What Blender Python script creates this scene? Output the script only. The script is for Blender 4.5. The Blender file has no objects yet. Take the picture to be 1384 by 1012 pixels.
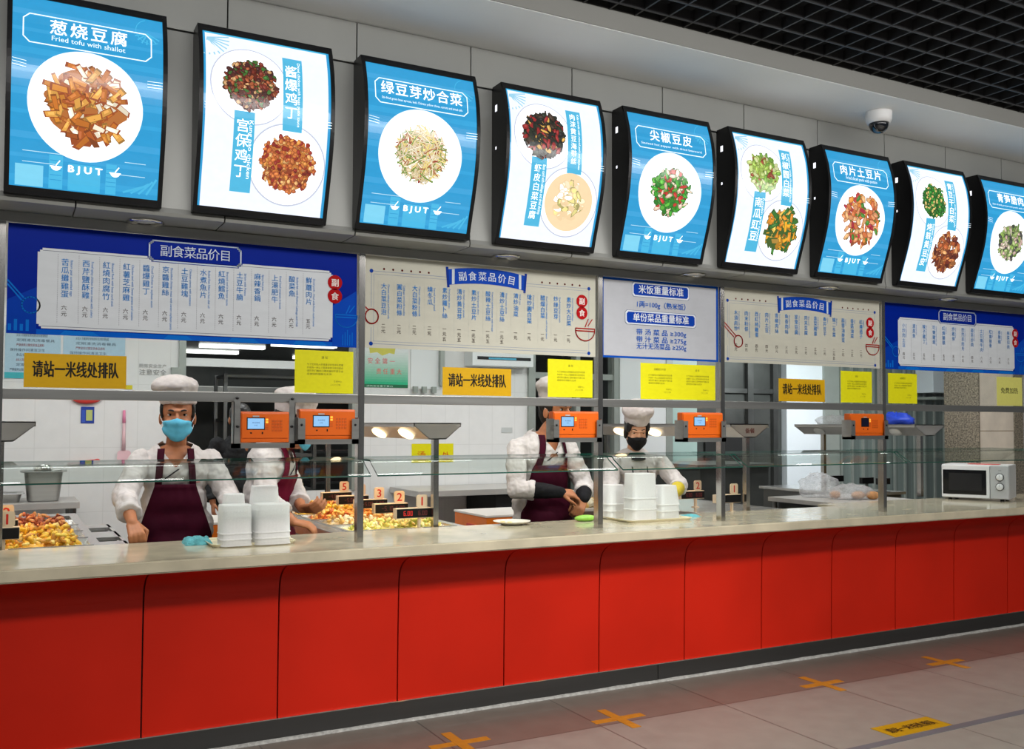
import bpy, bmesh, math, random
from math import sin, cos, pi, radians, sqrt, atan2
from mathutils import Vector, Matrix, noise
from mathutils.bvhtree import BVHTree

SC = bpy.context.scene
COL = SC.collection
rnd = random.Random(7)

# ------------------------------------------------------------------ camera
FPX = 1285.0
yaw, pitch, roll = radians(28.248), radians(1.987), 0.0030
w = Vector((sin(yaw)*cos(pitch), cos(yaw)*cos(pitch), sin(pitch)))
r0 = Vector((cos(yaw), -sin(yaw), 0)); u0 = r0.cross(w)
r = r0*cos(roll) + u0*sin(roll); u = u0*cos(roll) - r0*sin(roll)
cam_d = bpy.data.cameras.new('camera'); cam = bpy.data.objects.new('camera', cam_d); COL.objects.link(cam)
cam.matrix_world = Matrix(((r.x, u.x, -w.x, 0), (r.y, u.y, -w.y, -4.61), (r.z, u.z, -w.z, 1.481), (0, 0, 0, 1)))
cam_d.sensor_width = 36; cam_d.lens = FPX/1384*36
cam_d.shift_y = (528.24-506)/1384
cam_d.clip_start = 0.05; cam_d.clip_end = 100
SC.camera = cam

# ------------------------------------------------------------------ exposure, world, lights
SC.view_settings.view_transform = 'Standard'; SC.view_settings.look = 'None'
SC.view_settings.exposure = 0.0; SC.view_settings.gamma = 1.0; SC.view_settings.use_curve_mapping = False
wd = bpy.data.worlds.new('world'); SC.world = wd; wd.use_nodes = True
wd.node_tree.nodes['Background'].inputs[0].default_value = (0.9, 0.95, 1.0, 1); wd.node_tree.nodes['Background'].inputs[1].default_value = 0.09

def area(name, loc, target, sx, sy, power, color=(1, 1, 1), spread=180):
    d = bpy.data.lights.new(name, 'AREA'); d.shape = 'RECTANGLE'; d.size = sx; d.size_y = sy; d.energy = power; d.color = color
    d.spread = radians(spread)
    o = bpy.data.objects.new(name, d); COL.objects.link(o); o.location = loc
    o.rotation_euler = (Vector(target)-Vector(loc)).to_track_quat('-Z', 'Y').to_euler(); return o
def spot(name, loc, target, power, ang, blend, color=(1, 1, 1), rad=.05):
    d = bpy.data.lights.new(name, 'SPOT'); d.energy = power; d.color = color; d.spot_size = radians(ang); d.spot_blend = blend; d.shadow_soft_size = rad
    o = bpy.data.objects.new(name, d); COL.objects.link(o); o.location = loc
    o.rotation_euler = (Vector(target)-Vector(loc)).to_track_quat('-Z', 'Y').to_euler(); return o
spot('hall_downlight', (2.9, -3.0, 3.42), (2.65, -.1, .30), 310, 60, .9, (1, .97, .92), .08)
area('hall_unseen_light', (2.7, -3.3, 3.42), (2.7, -1.2, 1.6), 8.6, .35, 180, (1, .98, .95))
area('hall_unseen_light', (4.6, -2.4, 3.40), (4.6, -2.4, 0), 1.2, .6, 12, (1, .98, .95))  # soft lamp added out of view to brighten the hall floor
area('hall_unseen_light', (3.5, -5.4, 3.42), (3.5, -5.4, 0), 9, .8, 420, (1, .98, .95), 135)  # added out of view, bounces off the floor to brighten the soffit
for kx in (.3, 2.2, 3.9, 6.3):
    area('kitchen_unseen_light', (kx, .30, 2.66), (kx, .42, 0), 1.3, .25, 20, (1, .985, .96))
for kx in (.3, 2.2, 4.4, 6.2):
    area('kitchen_unseen_light', (kx, 3.5, 2.66), (kx, 4.1, 0), 1.3, .5, 25, (.98, 1, .99))
area('kitchen_unseen_light', (9.3, 3.2, 2.66), (9.6, 4.6, 0), 1.3, .5, 110, (.96, .99, 1))  # extra lamp added to brighten the white door at the right

# ------------------------------------------------------------------ colour / materials
def lin(c):
    return tuple(((x/12.92) if x <= .04045 else ((x+.055)/1.055)**2.4) for x in c)
def rgb(r_, g_, b_): return lin((r_/255, g_/255, b_/255))
def newmat(name):
    m = bpy.data.materials.new(name); m.use_nodes = True
    nt = m.node_tree; return m, nt, nt.nodes['Principled BSDF']
def mat(name, col, rough=.5, metal=0, emit=None, es=1.0, var=.06, scale=6.0, bump=0, coat=0, spec=.5, rvar=.08, bscale=None, stretch=None):
    """procedural material: noise driven colour variation, roughness variation and optional bump"""
    m, nt, b = newmat(name); N, L = nt.nodes, nt.links
    tc = N.new('ShaderNodeTexCoord'); mp = N.new('ShaderNodeMapping'); L.new(tc.outputs['Object'], mp.inputs['Vector'])
    if stretch: mp.inputs['Scale'].default_value = stretch
    nz = N.new('ShaderNodeTexNoise'); nz.inputs['Scale'].default_value = scale; nz.inputs['Detail'].default_value = 3
    L.new(mp.outputs[0], nz.inputs['Vector'])
    rp = N.new('ShaderNodeValToRGB')
    rp.color_ramp.elements[0].color = tuple(max(0, x*(1-var)) for x in col[:3])+(1,)
    rp.color_ramp.elements[1].color = tuple(min(1, x*(1+var)) for x in col[:3])+(1,)
    rp.color_ramp.elements[0].position = .3; rp.color_ramp.elements[1].position = .7
    L.new(nz.outputs['Fac'], rp.inputs[0]); L.new(rp.outputs[0], b.inputs['Base Color'])
    mr = N.new('ShaderNodeMapRange'); mr.inputs[3].default_value = max(0, rough-rvar*rough*2); mr.inputs[4].default_value = min(1, rough+rvar*rough*2)
    L.new(nz.outputs['Fac'], mr.inputs[0]); L.new(mr.outputs[0], b.inputs['Roughness'])
    b.inputs['Metallic'].default_value = metal; b.inputs['Specular IOR Level'].default_value = spec
    if coat: b.inputs['Coat Weight'].default_value = coat
    if bump:
        n2 = N.new('ShaderNodeTexNoise'); n2.inputs['Scale'].default_value = bscale or scale*4; L.new(mp.outputs[0], n2.inputs['Vector'])
        bp = N.new('ShaderNodeBump'); bp.inputs['Strength'].default_value = bump; bp.inputs['Distance'].default_value = .01
        L.new(n2.outputs['Fac'], bp.inputs['Height']); L.new(bp.outputs[0], b.inputs['Normal'])
    if emit:
        b.inputs['Emission Color'].default_value = tuple(emit)+(1,); b.inputs['Emission Strength'].default_value = es
    return m
def brick(name, c1, c2, mortar, bw, bh, ms, axis, loc=(0, 0, 0), rough=.3, var=.05, row=None, spec=.5):
    m, nt, b = newmat(name); N, L = nt.nodes, nt.links
    tc = N.new('ShaderNodeTexCoord'); sp = N.new('ShaderNodeSeparateXYZ'); cb = N.new('ShaderNodeCombineXYZ')
    L.new(tc.outputs['Object'], sp.inputs[0])
    a0, a1 = {'xy': (0, 1), 'xz': (0, 2), 'yz': (1, 2)}[axis]
    for i, a in enumerate((a0, a1)):
        ad = N.new('ShaderNodeMath'); ad.operation = 'ADD'; ad.inputs[1].default_value = loc[i]; L.new(sp.outputs[a], ad.inputs[0]); L.new(ad.outputs[0], cb.inputs[i])
    bt = N.new('ShaderNodeTexBrick'); bt.offset = 0; bt.squash = 1
    bt.inputs['Scale'].default_value = 1; bt.inputs['Brick Width'].default_value = bw; bt.inputs['Row Height'].default_value = bh
    bt.inputs['Mortar Size'].default_value = ms; bt.inputs['Mortar Smooth'].default_value = .1; bt.inputs['Bias'].default_value = 0
    bt.inputs['Color1'].default_value = tuple(c1)+(1,); bt.inputs['Color2'].default_value = tuple(c2)+(1,); bt.inputs['Mortar'].default_value = tuple(mortar)+(1,)
    L.new(cb.outputs[0], bt.inputs['Vector'])
    nz = N.new('ShaderNodeTexNoise'); nz.inputs['Scale'].default_value = 9; nz.inputs['Detail'].default_value = 6; L.new(tc.outputs['Object'], nz.inputs['Vector'])
    mr = N.new('ShaderNodeMapRange'); mr.inputs[1].default_value = .3; mr.inputs[2].default_value = .7; mr.inputs[3].default_value = 1-var; mr.inputs[4].default_value = 1+var
    L.new(nz.outputs['Fac'], mr.inputs[0])
    mx = N.new('ShaderNodeMix'); mx.data_type = 'RGBA'; mx.blend_type = 'MULTIPLY'; mx.inputs[0].default_value = 1
    L.new(bt.outputs['Color'], mx.inputs[6]); L.new(mr.outputs[0], mx.inputs[7])
    out = mx.outputs[2]
    if row:   # a row of tiles multiplied by a darker tint (value of the second axis above row[0])
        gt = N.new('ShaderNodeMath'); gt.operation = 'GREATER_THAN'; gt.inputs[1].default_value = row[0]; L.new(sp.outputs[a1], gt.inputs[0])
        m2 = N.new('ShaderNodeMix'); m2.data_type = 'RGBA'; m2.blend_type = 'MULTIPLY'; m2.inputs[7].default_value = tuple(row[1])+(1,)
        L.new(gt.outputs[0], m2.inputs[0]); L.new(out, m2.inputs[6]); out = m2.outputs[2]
    L.new(out, b.inputs['Base Color']); b.inputs['Roughness'].default_value = rough; b.inputs['Specular IOR Level'].default_value = spec
    bp = N.new('ShaderNodeBump'); bp.inputs['Strength'].default_value = .25; bp.inputs['Distance'].default_value = .004; bp.invert = True
    L.new(bt.outputs['Fac'], bp.inputs['Height']); L.new(bp.outputs[0], b.inputs['Normal'])
    return m
def steelmat(name, col, rough=.3, stretch=(1, 1, 30), met=.85):
    return mat(name, col, rough, met, var=.05, scale=4, rvar=.12, stretch=stretch)
def printmat(name, emit=0.0, rough=.35, spec=.4):
    m, nt, b = newmat(name); N, L = nt.nodes, nt.links
    at = N.new('ShaderNodeAttribute'); at.attribute_name = 'Col'
    nz = N.new('ShaderNodeTexNoise'); nz.inputs['Scale'].default_value = 14
    mr = N.new('ShaderNodeMapRange'); mr.inputs[3].default_value = .93; mr.inputs[4].default_value = 1.05; L.new(nz.outputs['Fac'], mr.inputs[0])
    mx = N.new('ShaderNodeMix'); mx.data_type = 'RGBA'; mx.blend_type = 'MULTIPLY'; mx.inputs[0].default_value = 1
    L.new(at.outputs['Color'], mx.inputs[6]); L.new(mr.outputs[0], mx.inputs[7])
    b.inputs['Roughness'].default_value = rough; b.inputs['Specular IOR Level'].default_value = spec
    if emit:
        b.inputs['Base Color'].default_value = (.03, .03, .03, 1)
        L.new(mx.outputs[2], b.inputs['Emission Color']); b.inputs['Emission Strength'].default_value = emit
    else:
        L.new(mx.outputs[2], b.inputs['Base Color'])
    return m
def glassmat(name, tint, refl=1.0):
    m = bpy.data.materials.new(name); m.use_nodes = True; nt = m.node_tree; N, L = nt.nodes, nt.links
    for n in list(N): N.remove(n)
    o = N.new('ShaderNodeOutputMaterial'); t = N.new('ShaderNodeBsdfTransparent'); g = N.new('ShaderNodeBsdfGlossy'); mx = N.new('ShaderNodeMixShader'); f = N.new('ShaderNodeLayerWeight')
    t.inputs[0].default_value = tuple(tint)+(1,); g.inputs['Roughness'].default_value = .02; f.inputs['Blend'].default_value = .5
    nz = N.new('ShaderNodeTexNoise'); nz.inputs['Scale'].default_value = 3; mm = N.new('ShaderNodeMath'); mm.operation = 'MULTIPLY_ADD'; mm.inputs[1].default_value = .9*refl; mm.inputs[2].default_value = .04*refl
    pw = N.new('ShaderNodeMath'); pw.operation = 'POWER'; pw.inputs[1].default_value = 5; L.new(f.outputs['Facing'], pw.inputs[0])
    L.new(pw.outputs[0], mm.inputs[0]); L.new(mm.outputs[0], mx.inputs[0]); L.new(t.outputs[0], mx.inputs[1]); L.new(g.outputs[0], mx.inputs[2]); L.new(mx.outputs[0], o.inputs[0])
    return m
def frostmat(name, col, t=.35):
    m = bpy.data.materials.new(name); m.use_nodes = True; nt = m.node_tree; N, L = nt.nodes, nt.links
    b = N['Principled BSDF']; b.inputs['Base Color'].default_value = tuple(col)+(1,); b.inputs['Roughness'].default_value = .28
    nz = N.new('ShaderNodeTexNoise'); nz.inputs['Scale'].default_value = 20; mr = N.new('ShaderNodeMapRange'); mr.inputs[3].default_value = t*.8; mr.inputs[4].default_value = t*1.2
    L.new(nz.outputs['Fac'], mr.inputs[0])
    tr = N.new('ShaderNodeBsdfTransparent'); tl = N.new('ShaderNodeBsdfTranslucent'); tl.inputs[0].default_value = tuple(col)+(1,)
    m1 = N.new('ShaderNodeMixShader'); m1.inputs[0].default_value = .35; L.new(b.outputs[0], m1.inputs[1]); L.new(tl.outputs[0], m1.inputs[2])
    m2 = N.new('ShaderNodeMixShader'); L.new(mr.outputs[0], m2.inputs[0]); L.new(m1.outputs[0], m2.inputs[1]); L.new(tr.outputs[0], m2.inputs[2])
    L.new(m2.outputs[0], N['Material Output'].inputs[0]); return m

M = {}
M['red'] = mat('red_laminate', (.51, .013, .003), .45, var=.07, scale=2.2, spec=.2)
M['stone'] = mat('beige_stone', (.52, .465, .34), .16, var=.13, scale=7, coat=.2)
M['steel'] = steelmat('brushed_steel', (.36, .36, .345), .34, (.3, 12, 12))
M['hoodst'] = steelmat('satin_hood_steel', (.42, .41, .39), .38, (.5, 4, 4), .55)
M['tablest'] = steelmat('worn_table_steel', (.55, .53, .50), .42, (.5, 3, 3), .4)
M['steelv'] = steelmat('brushed_steel_post', (.50, .485, .46), .2, (12, 12, .3), 1.0)
M['steeld'] = steelmat('dark_steel', (.16, .165, .16), .35, (2, 2, 2))
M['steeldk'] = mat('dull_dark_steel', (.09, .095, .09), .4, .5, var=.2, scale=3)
M['skirt'] = steelmat('skirting_steel', (.10, .10, .098), .36, (.2, 6, 6))
M['bench'] = steelmat('bench_steel', (.62, .62, .60), .22, (.5, 4, 4))
M['panel'] = mat('fascia_metal', (.30, .305, .29), .38, .15, var=.05, scale=1.5, stretch=(1, 1, .3))
M['band'] = mat('grey_edge_paint', (.25, .25, .235), .6, var=.03, scale=2)
M['soffit'] = mat('white_paint', (.88, .89, .89), .6, var=.03, scale=2)
M['black'] = mat('black_plastic', (.006, .006, .007), .35, var=.2, spec=.3)
M['dark'] = mat('near_black', (.008, .008, .008), .7, var=.2)
M['grid'] = mat('dark_ceiling_grid', (.035, .035, .038), .5, .3, var=.25, scale=2)
M['gap'] = mat('joint_black', (.004, .004, .004), .8, var=.1)
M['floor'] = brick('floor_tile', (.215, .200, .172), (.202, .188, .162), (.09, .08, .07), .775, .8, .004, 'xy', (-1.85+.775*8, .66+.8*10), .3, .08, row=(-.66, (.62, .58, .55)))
M['kfloor'] = brick('kitchen_floor_tile', (.25, .24, .22), (.23, .22, .21), (.1, .1, .1), .3, .3, .004, 'xy', (0, 0), .4)
M['tile'] = brick('white_wall_tile', (.80, .80, .785), (.785, .785, .775), (.72, .72, .705), .293, .6, .0035, 'xz', (-.272+.293*8, -.648+.6*4), .22, .02)
M['white'] = mat('white_panel', (.78, .80, .80), .4, var=.03, scale=2)
M['whiteb'] = mat('white_door_paint', (.76, .82, .86), .4, var=.03, scale=2)
M['teal'] = mat('pale_green_door', (.47, .64, .60), .35, var=.06, scale=2)
M['ggreen'] = mat('grey_green_strips', (.17, .21, .195), .3, var=.35, scale=3, stretch=(6, 6, .05))
M['gframe'] = mat('grey_green_frame', (.32, .35, .32), .4, .2, var=.06)
M['granite'] = mat('speckled_granite', (.24, .21, .16), .35, var=.75, scale=70)
M['marble'] = mat('cream_marble', (.84, .75, .64), .3, var=.10, scale=6)
M['grout'] = mat('yellowed_joint', (.30, .20, .08), .6, var=.3)
M['caulk'] = mat('white_sealant', (.33, .33, .31), .6, var=.25, scale=40, bump=.6)
M['glass'] = glassmat('clear_glass', (.955, .975, .968), .8)
M['gguard'] = glassmat('greenish_glass', (.92, .958, .943), .8)
M['gedge'] = mat('green_glass_edge', (.012, .10, .075), .12, var=.4, scale=1.5, spec=.8)
M['orange'] = mat('orange_plastic', (.80, .135, .006), .35, var=.05)
M['orangec'] = mat('orange_crate', (.85, .19, .01), .4, var=.06)
M['lid'] = mat('white_lid', (.85, .80, .74), .4, var=.03)
M['screen'] = mat('lcd_screen', (.02, .03, .05), .2, emit=rgb(140, 195, 250), es=.95)
M['screenoff'] = mat('blank_lcd', (.004, .006, .02), .15)
M['amber'] = mat('amber_led', (.5, .2, .02), .3, emit=(1, .55, .06), es=1.0)
M['key'] = mat('orange_key', (.62, .10, .006), .4)
M['print'] = printmat('printed_sheet')
M['printg'] = printmat('printed_board', rough=.35, spec=.05)
M['back'] = printmat('backlit_print', emit=1.6, rough=.18)
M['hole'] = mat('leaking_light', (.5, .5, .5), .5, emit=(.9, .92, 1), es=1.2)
M['led'] = mat('red_led', (.1, 0, 0), .4, emit=(.60, .02, .01), es=1.1)
M['leddim'] = mat('dim_red_led', (.05, 0, 0), .4, emit=(.14, .006, .004), es=1.0)
M['wood'] = mat('beige_plate', (.70, .55, .38), .5, var=.08)
M['ivory'] = mat('ivory_plastic', (.72, .66, .50), .4, var=.05)
M['redink'] = mat('red_ink', (.60, .03, .015), .5)
M['skin'] = mat('skin', (.42, .165, .075), .5, var=.10, scale=30, spec=.35)
M['skinf'] = mat('skin_fair', (.62, .32, .19), .5, var=.08, scale=30, spec=.35)
M['jacket'] = mat('white_cotton', (.60, .565, .55), .8, var=.05, scale=14, bump=.35, bscale=22, spec=.2)
M['hat'] = mat('white_hat_cotton', (.56, .50, .485), .85, var=.05, scale=20, bump=.3, bscale=30, spec=.15)
M['apron'] = mat('plum_apron', (.040, .0022, .011), .7, var=.2, scale=8, bump=.25, bscale=18, spec=.08)
M['applight'] = mat('maroon_apron', (.13, .006, .024), .7, var=.2, scale=8, bump=.25, bscale=18, spec=.08)
M['piping'] = mat('dark_piping', (.015, .012, .018), .7)
M['maskb'] = mat('blue_mask', (.10, .42, .60), .75, var=.08, scale=30, spec=.2)
M['maskk'] = mat('black_mask', (.006, .006, .008), .7, spec=.25)
M['maskw'] = mat('white_mask_loop', (.75, .75, .75), .7)
M['hair'] = mat('black_hair', (.008, .007, .007), .45, var=.3, scale=60, spec=.4)
M['eyew'] = mat('eye_white', (.6, .56, .52), .3)
M['iris'] = mat('dark_iris', (.01, .006, .004), .15)
M['trous'] = mat('dark_trousers', (.03, .03, .035), .8)
M['greycl'] = mat('dark_grey_cotton', (.028, .029, .031), .85, var=.1, scale=14, spec=.1)
M['blackcl'] = mat('black_cloth', (.008, .008, .01), .8, bump=.2, spec=.2)
M['yellowcl'] = mat('yellow_cuff', (.62, .48, .03), .7, bump=.2)
M['cloth'] = mat('turquoise_cloth', (.11, .40, .45), .9, var=.15, scale=30, bump=.5, bscale=120)
M['frost'] = frostmat('frosted_plastic', (.96, .96, .96), .22)
M['tray'] = mat('cream_tray', (.72, .66, .46), .4, var=.04)
M['plate'] = mat('cream_plate', (.74, .70, .60), .25, var=.03)
M['greenp'] = mat('green_plastic', (.25, .52, .06), .45, var=.15, scale=20)
M['mwhite'] = mat('white_enamel', (.72, .73, .75), .3, var=.02)
M['mgrey'] = mat('silver_panel', (.50, .51, .53), .35, .2, var=.03)
M['mglass'] = mat('dark_oven_glass', (.006, .006, .007), .06, spec=.6)
M['mgrid'] = mat('oven_mesh', (.014, .014, .016), .25)
M['bag'] = frostmat('clear_bag', (.85, .86, .88), .68)
M['bread'] = mat('brown_bread', (.46, .22, .08), .7, var=.25, scale=25)
M['bluebag'] = mat('blue_rubber', (.02, .07, .62), .45, var=.1)
M['pink'] = mat('pink_plastic', (.80, .25, .42), .5, var=.06)
M['pinkl'] = mat('pale_pink_plastic', (.80, .52, .56), .5, var=.06)
M['redp'] = mat('red_plastic', (.66, .05, .04), .5)
M['lamp'] = mat('warm_lamp', (1, .9, .7), .4, emit=(1, .72, .40), es=3.2)
M['lampoff'] = mat('unlit_lamp', (.6, .6, .57), .4)
M['tube'] = mat('ceiling_tube', (1, 1, 1), .4, emit=(1, 1, .96), es=3.0)
M['chrome'] = mat('chrome', (.75, .74, .70), .12, 1.0, var=.03)
M['tape'] = mat('orange_tape', (.40, .155, .008), .55, var=.12, scale=30)
M['strip'] = mat('grey_floor_strip', (.10, .10, .11), .4, var=.1)
M['domew'] = mat('white_camera_shell', (.70, .70, .70), .4)
M['domeb'] = mat('smoked_dome', (.004, .005, .009), .05, spec=.9)
FOODC = {}
def fmat(c):
    k = tuple(round(x, 2) for x in c)
    if k not in FOODC: FOODC[k] = mat('food_colour', k, .35, var=.2, scale=60, spec=.5)
    return FOODC[k]

# ------------------------------------------------------------------ object helpers
def tag(o, label=None, cat=None, group=None, kind=None):
    if label: o['label'] = label
    if cat: o['category'] = cat
    if group: o['group'] = group
    if kind: o['kind'] = kind
    return o
def thing(name, label, cat, loc=(0, 0, 0), rz=0, group=None):
    o = bpy.data.objects.new(name, None); COL.objects.link(o); o.location = loc; o.rotation_euler = (0, 0, rz); o.empty_display_size = .1
    return tag(o, label, cat, group)
def copy_tree(src, loc=None, rz=None, label=None, par=None):
    c = src.copy(); COL.objects.link(c)
    if par is not None: c.parent = par
    if loc is not None: c.location = loc
    if rz is not None: c.rotation_euler = (0, 0, rz)
    if label: c['label'] = label
    for ch in list(src.children): copy_tree(ch, par=c)
    return c
def meshobj(name, me, parent=None):
    o = bpy.data.objects.new(name, me); COL.objects.link(o)
    if parent is not None: o.parent = parent
    return o

class B:
    """bmesh collector with material slots"""
    def __init__(s): s.bm = bmesh.new(); s.mats = []; s.cur = 0; s.sm = False
    def m(s, key, smooth=False):
        mm = M[key] if isinstance(key, str) else key
        if mm not in s.mats: s.mats.append(mm)
        s.cur = s.mats.index(mm); s.sm = smooth; return s
    def _f(s, faces):
        for f in faces: f.material_index = s.cur; f.smooth = s.sm
    def box(s, x0, x1, y0, y1, z0, z1, bev=0, mx=None):
        t = bmesh.new()
        bmesh.ops.create_cube(t, size=1)
        for v in t.verts: v.co = Vector(((x0+x1)/2+v.co.x*(x1-x0), (y0+y1)/2+v.co.y*(y1-y0), (z0+z1)/2+v.co.z*(z1-z0)))
        if bev: bmesh.ops.bevel(t, geom=list(t.edges), offset=bev, segments=2, affect='EDGES', profile=.7)
        s._merge(t, mx); return s
    def _merge(s, t, mx=None):
        if mx is not None: bmesh.ops.transform(t, matrix=mx, verts=list(t.verts))
        mp = {v: s.bm.verts.new(v.co) for v in t.verts}
        for f in t.faces:
            try:
                g = s.bm.faces.new([mp[v] for v in f.verts]); g.material_index = s.cur; g.smooth = s.sm
            except ValueError: pass
        t.free()
    def face(s, pts):
        f = s.bm.faces.new([s.bm.verts.new(p) for p in pts]); s._f([f]); return s
    def rings(s, rings, closed=True, cap0=True, cap1=True):
        vs = [[s.bm.verts.new(p) for p in rg] for rg in rings]; n = len(vs[0]); fs = []
        for a, b_ in zip(vs, vs[1:]):
            for i in range(n if closed else n-1):
                j = (i+1) % n; fs.append(s.bm.faces.new((a[i], a[j], b_[j], b_[i])))
        if cap0 and n > 2: fs.append(s.bm.faces.new(list(reversed(vs[0]))))
        if cap1 and n > 2: fs.append(s.bm.faces.new(vs[-1]))
        s._f(fs); return s
    def tube(s, pts, rad, n=10, caps=True):
        pts = [Vector(p) for p in pts]; rg = []
        rads = rad if isinstance(rad, (list, tuple)) else [rad]*len(pts)
        for i, p in enumerate(pts):
            d = (pts[min(i+1, len(pts)-1)]-pts[max(i-1, 0)]).normalized()
            a = Vector((0, 0, 1)) if abs(d.z) < .9 else Vector((1, 0, 0))
            e1 = d.cross(a).normalized(); e2 = d.cross(e1)
            rg.append([p+(e1*cos(2*pi*k/n)+e2*sin(2*pi*k/n))*rads[i] for k in range(n)])
        return s.rings(rg, True, caps, caps)
    def cyl(s, c, rad, z0, z1, n=20, r1=None): return s.tube([(c[0], c[1], z0), (c[0], c[1], z1)], [rad, rad if r1 is None else r1], n)
    def lathe(s, prof, c=(0, 0, 0), n=24, sx=1, sy=1):
        return s.rings([[Vector((c[0]+rr*cos(2*pi*k/n)*sx, c[1]+rr*sin(2*pi*k/n)*sy, c[2]+z)) for k in range(n)] for rr, z in prof])
    def prism(s, poly, fn):
        """poly: 2D outline; fn(u,v,t) -> 3D for t in 0,1"""
        return s.rings([[Vector(fn(a, b_, t)) for a, b_ in poly] for t in (0, 1)])
    def ell(s, c, rr, n=12, mx=None, jit=0):
        t = bmesh.new(); bmesh.ops.create_uvsphere(t, u_segments=n, v_segments=max(6, n*2//3), radius=1)
        for v in t.verts:
            k = 1+(rnd.uniform(-jit, jit) if jit else 0)
            v.co = Vector((v.co.x*rr[0]*k, v.co.y*rr[1]*k, v.co.z*rr[2]*k))
        if mx is not None: bmesh.ops.transform(t, matrix=mx, verts=list(t.verts))
        bmesh.ops.translate(t, vec=Vector(c), verts=list(t.verts)); s._merge(t); return s
    def mesh(s, name):
        me = bpy.data.meshes.new(name); bmesh.ops.recalc_face_normals(s.bm, faces=list(s.bm.faces)); s.bm.to_mesh(me); s.bm.free()
        for mm in s.mats: me.materials.append(mm)
        return me
    def obj(s, name, parent=None, loc=None):
        me = s.mesh(name)
        o = meshobj(name, me, parent)
        if loc is not None:
            me.transform(Matrix.Translation(-Vector(loc))); o.location = loc
        return o
def rrect(x0, x1, z0, z1, rad, n=5):
    P = []
    for cx, cz, a in ((x1-rad, z1-rad, 0), (x0+rad, z1-rad, 90), (x0+rad, z0+rad, 180), (x1-rad, z0+rad, 270)):
        for k in range(n+1):
            t = radians(a+90*k/n); P.append((cx+rad*cos(t), cz+rad*sin(t)))
    return P
def structure(b_, name, loc=None):
    o = b_.obj(name, None, loc); o['kind'] = 'structure'; return o

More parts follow.
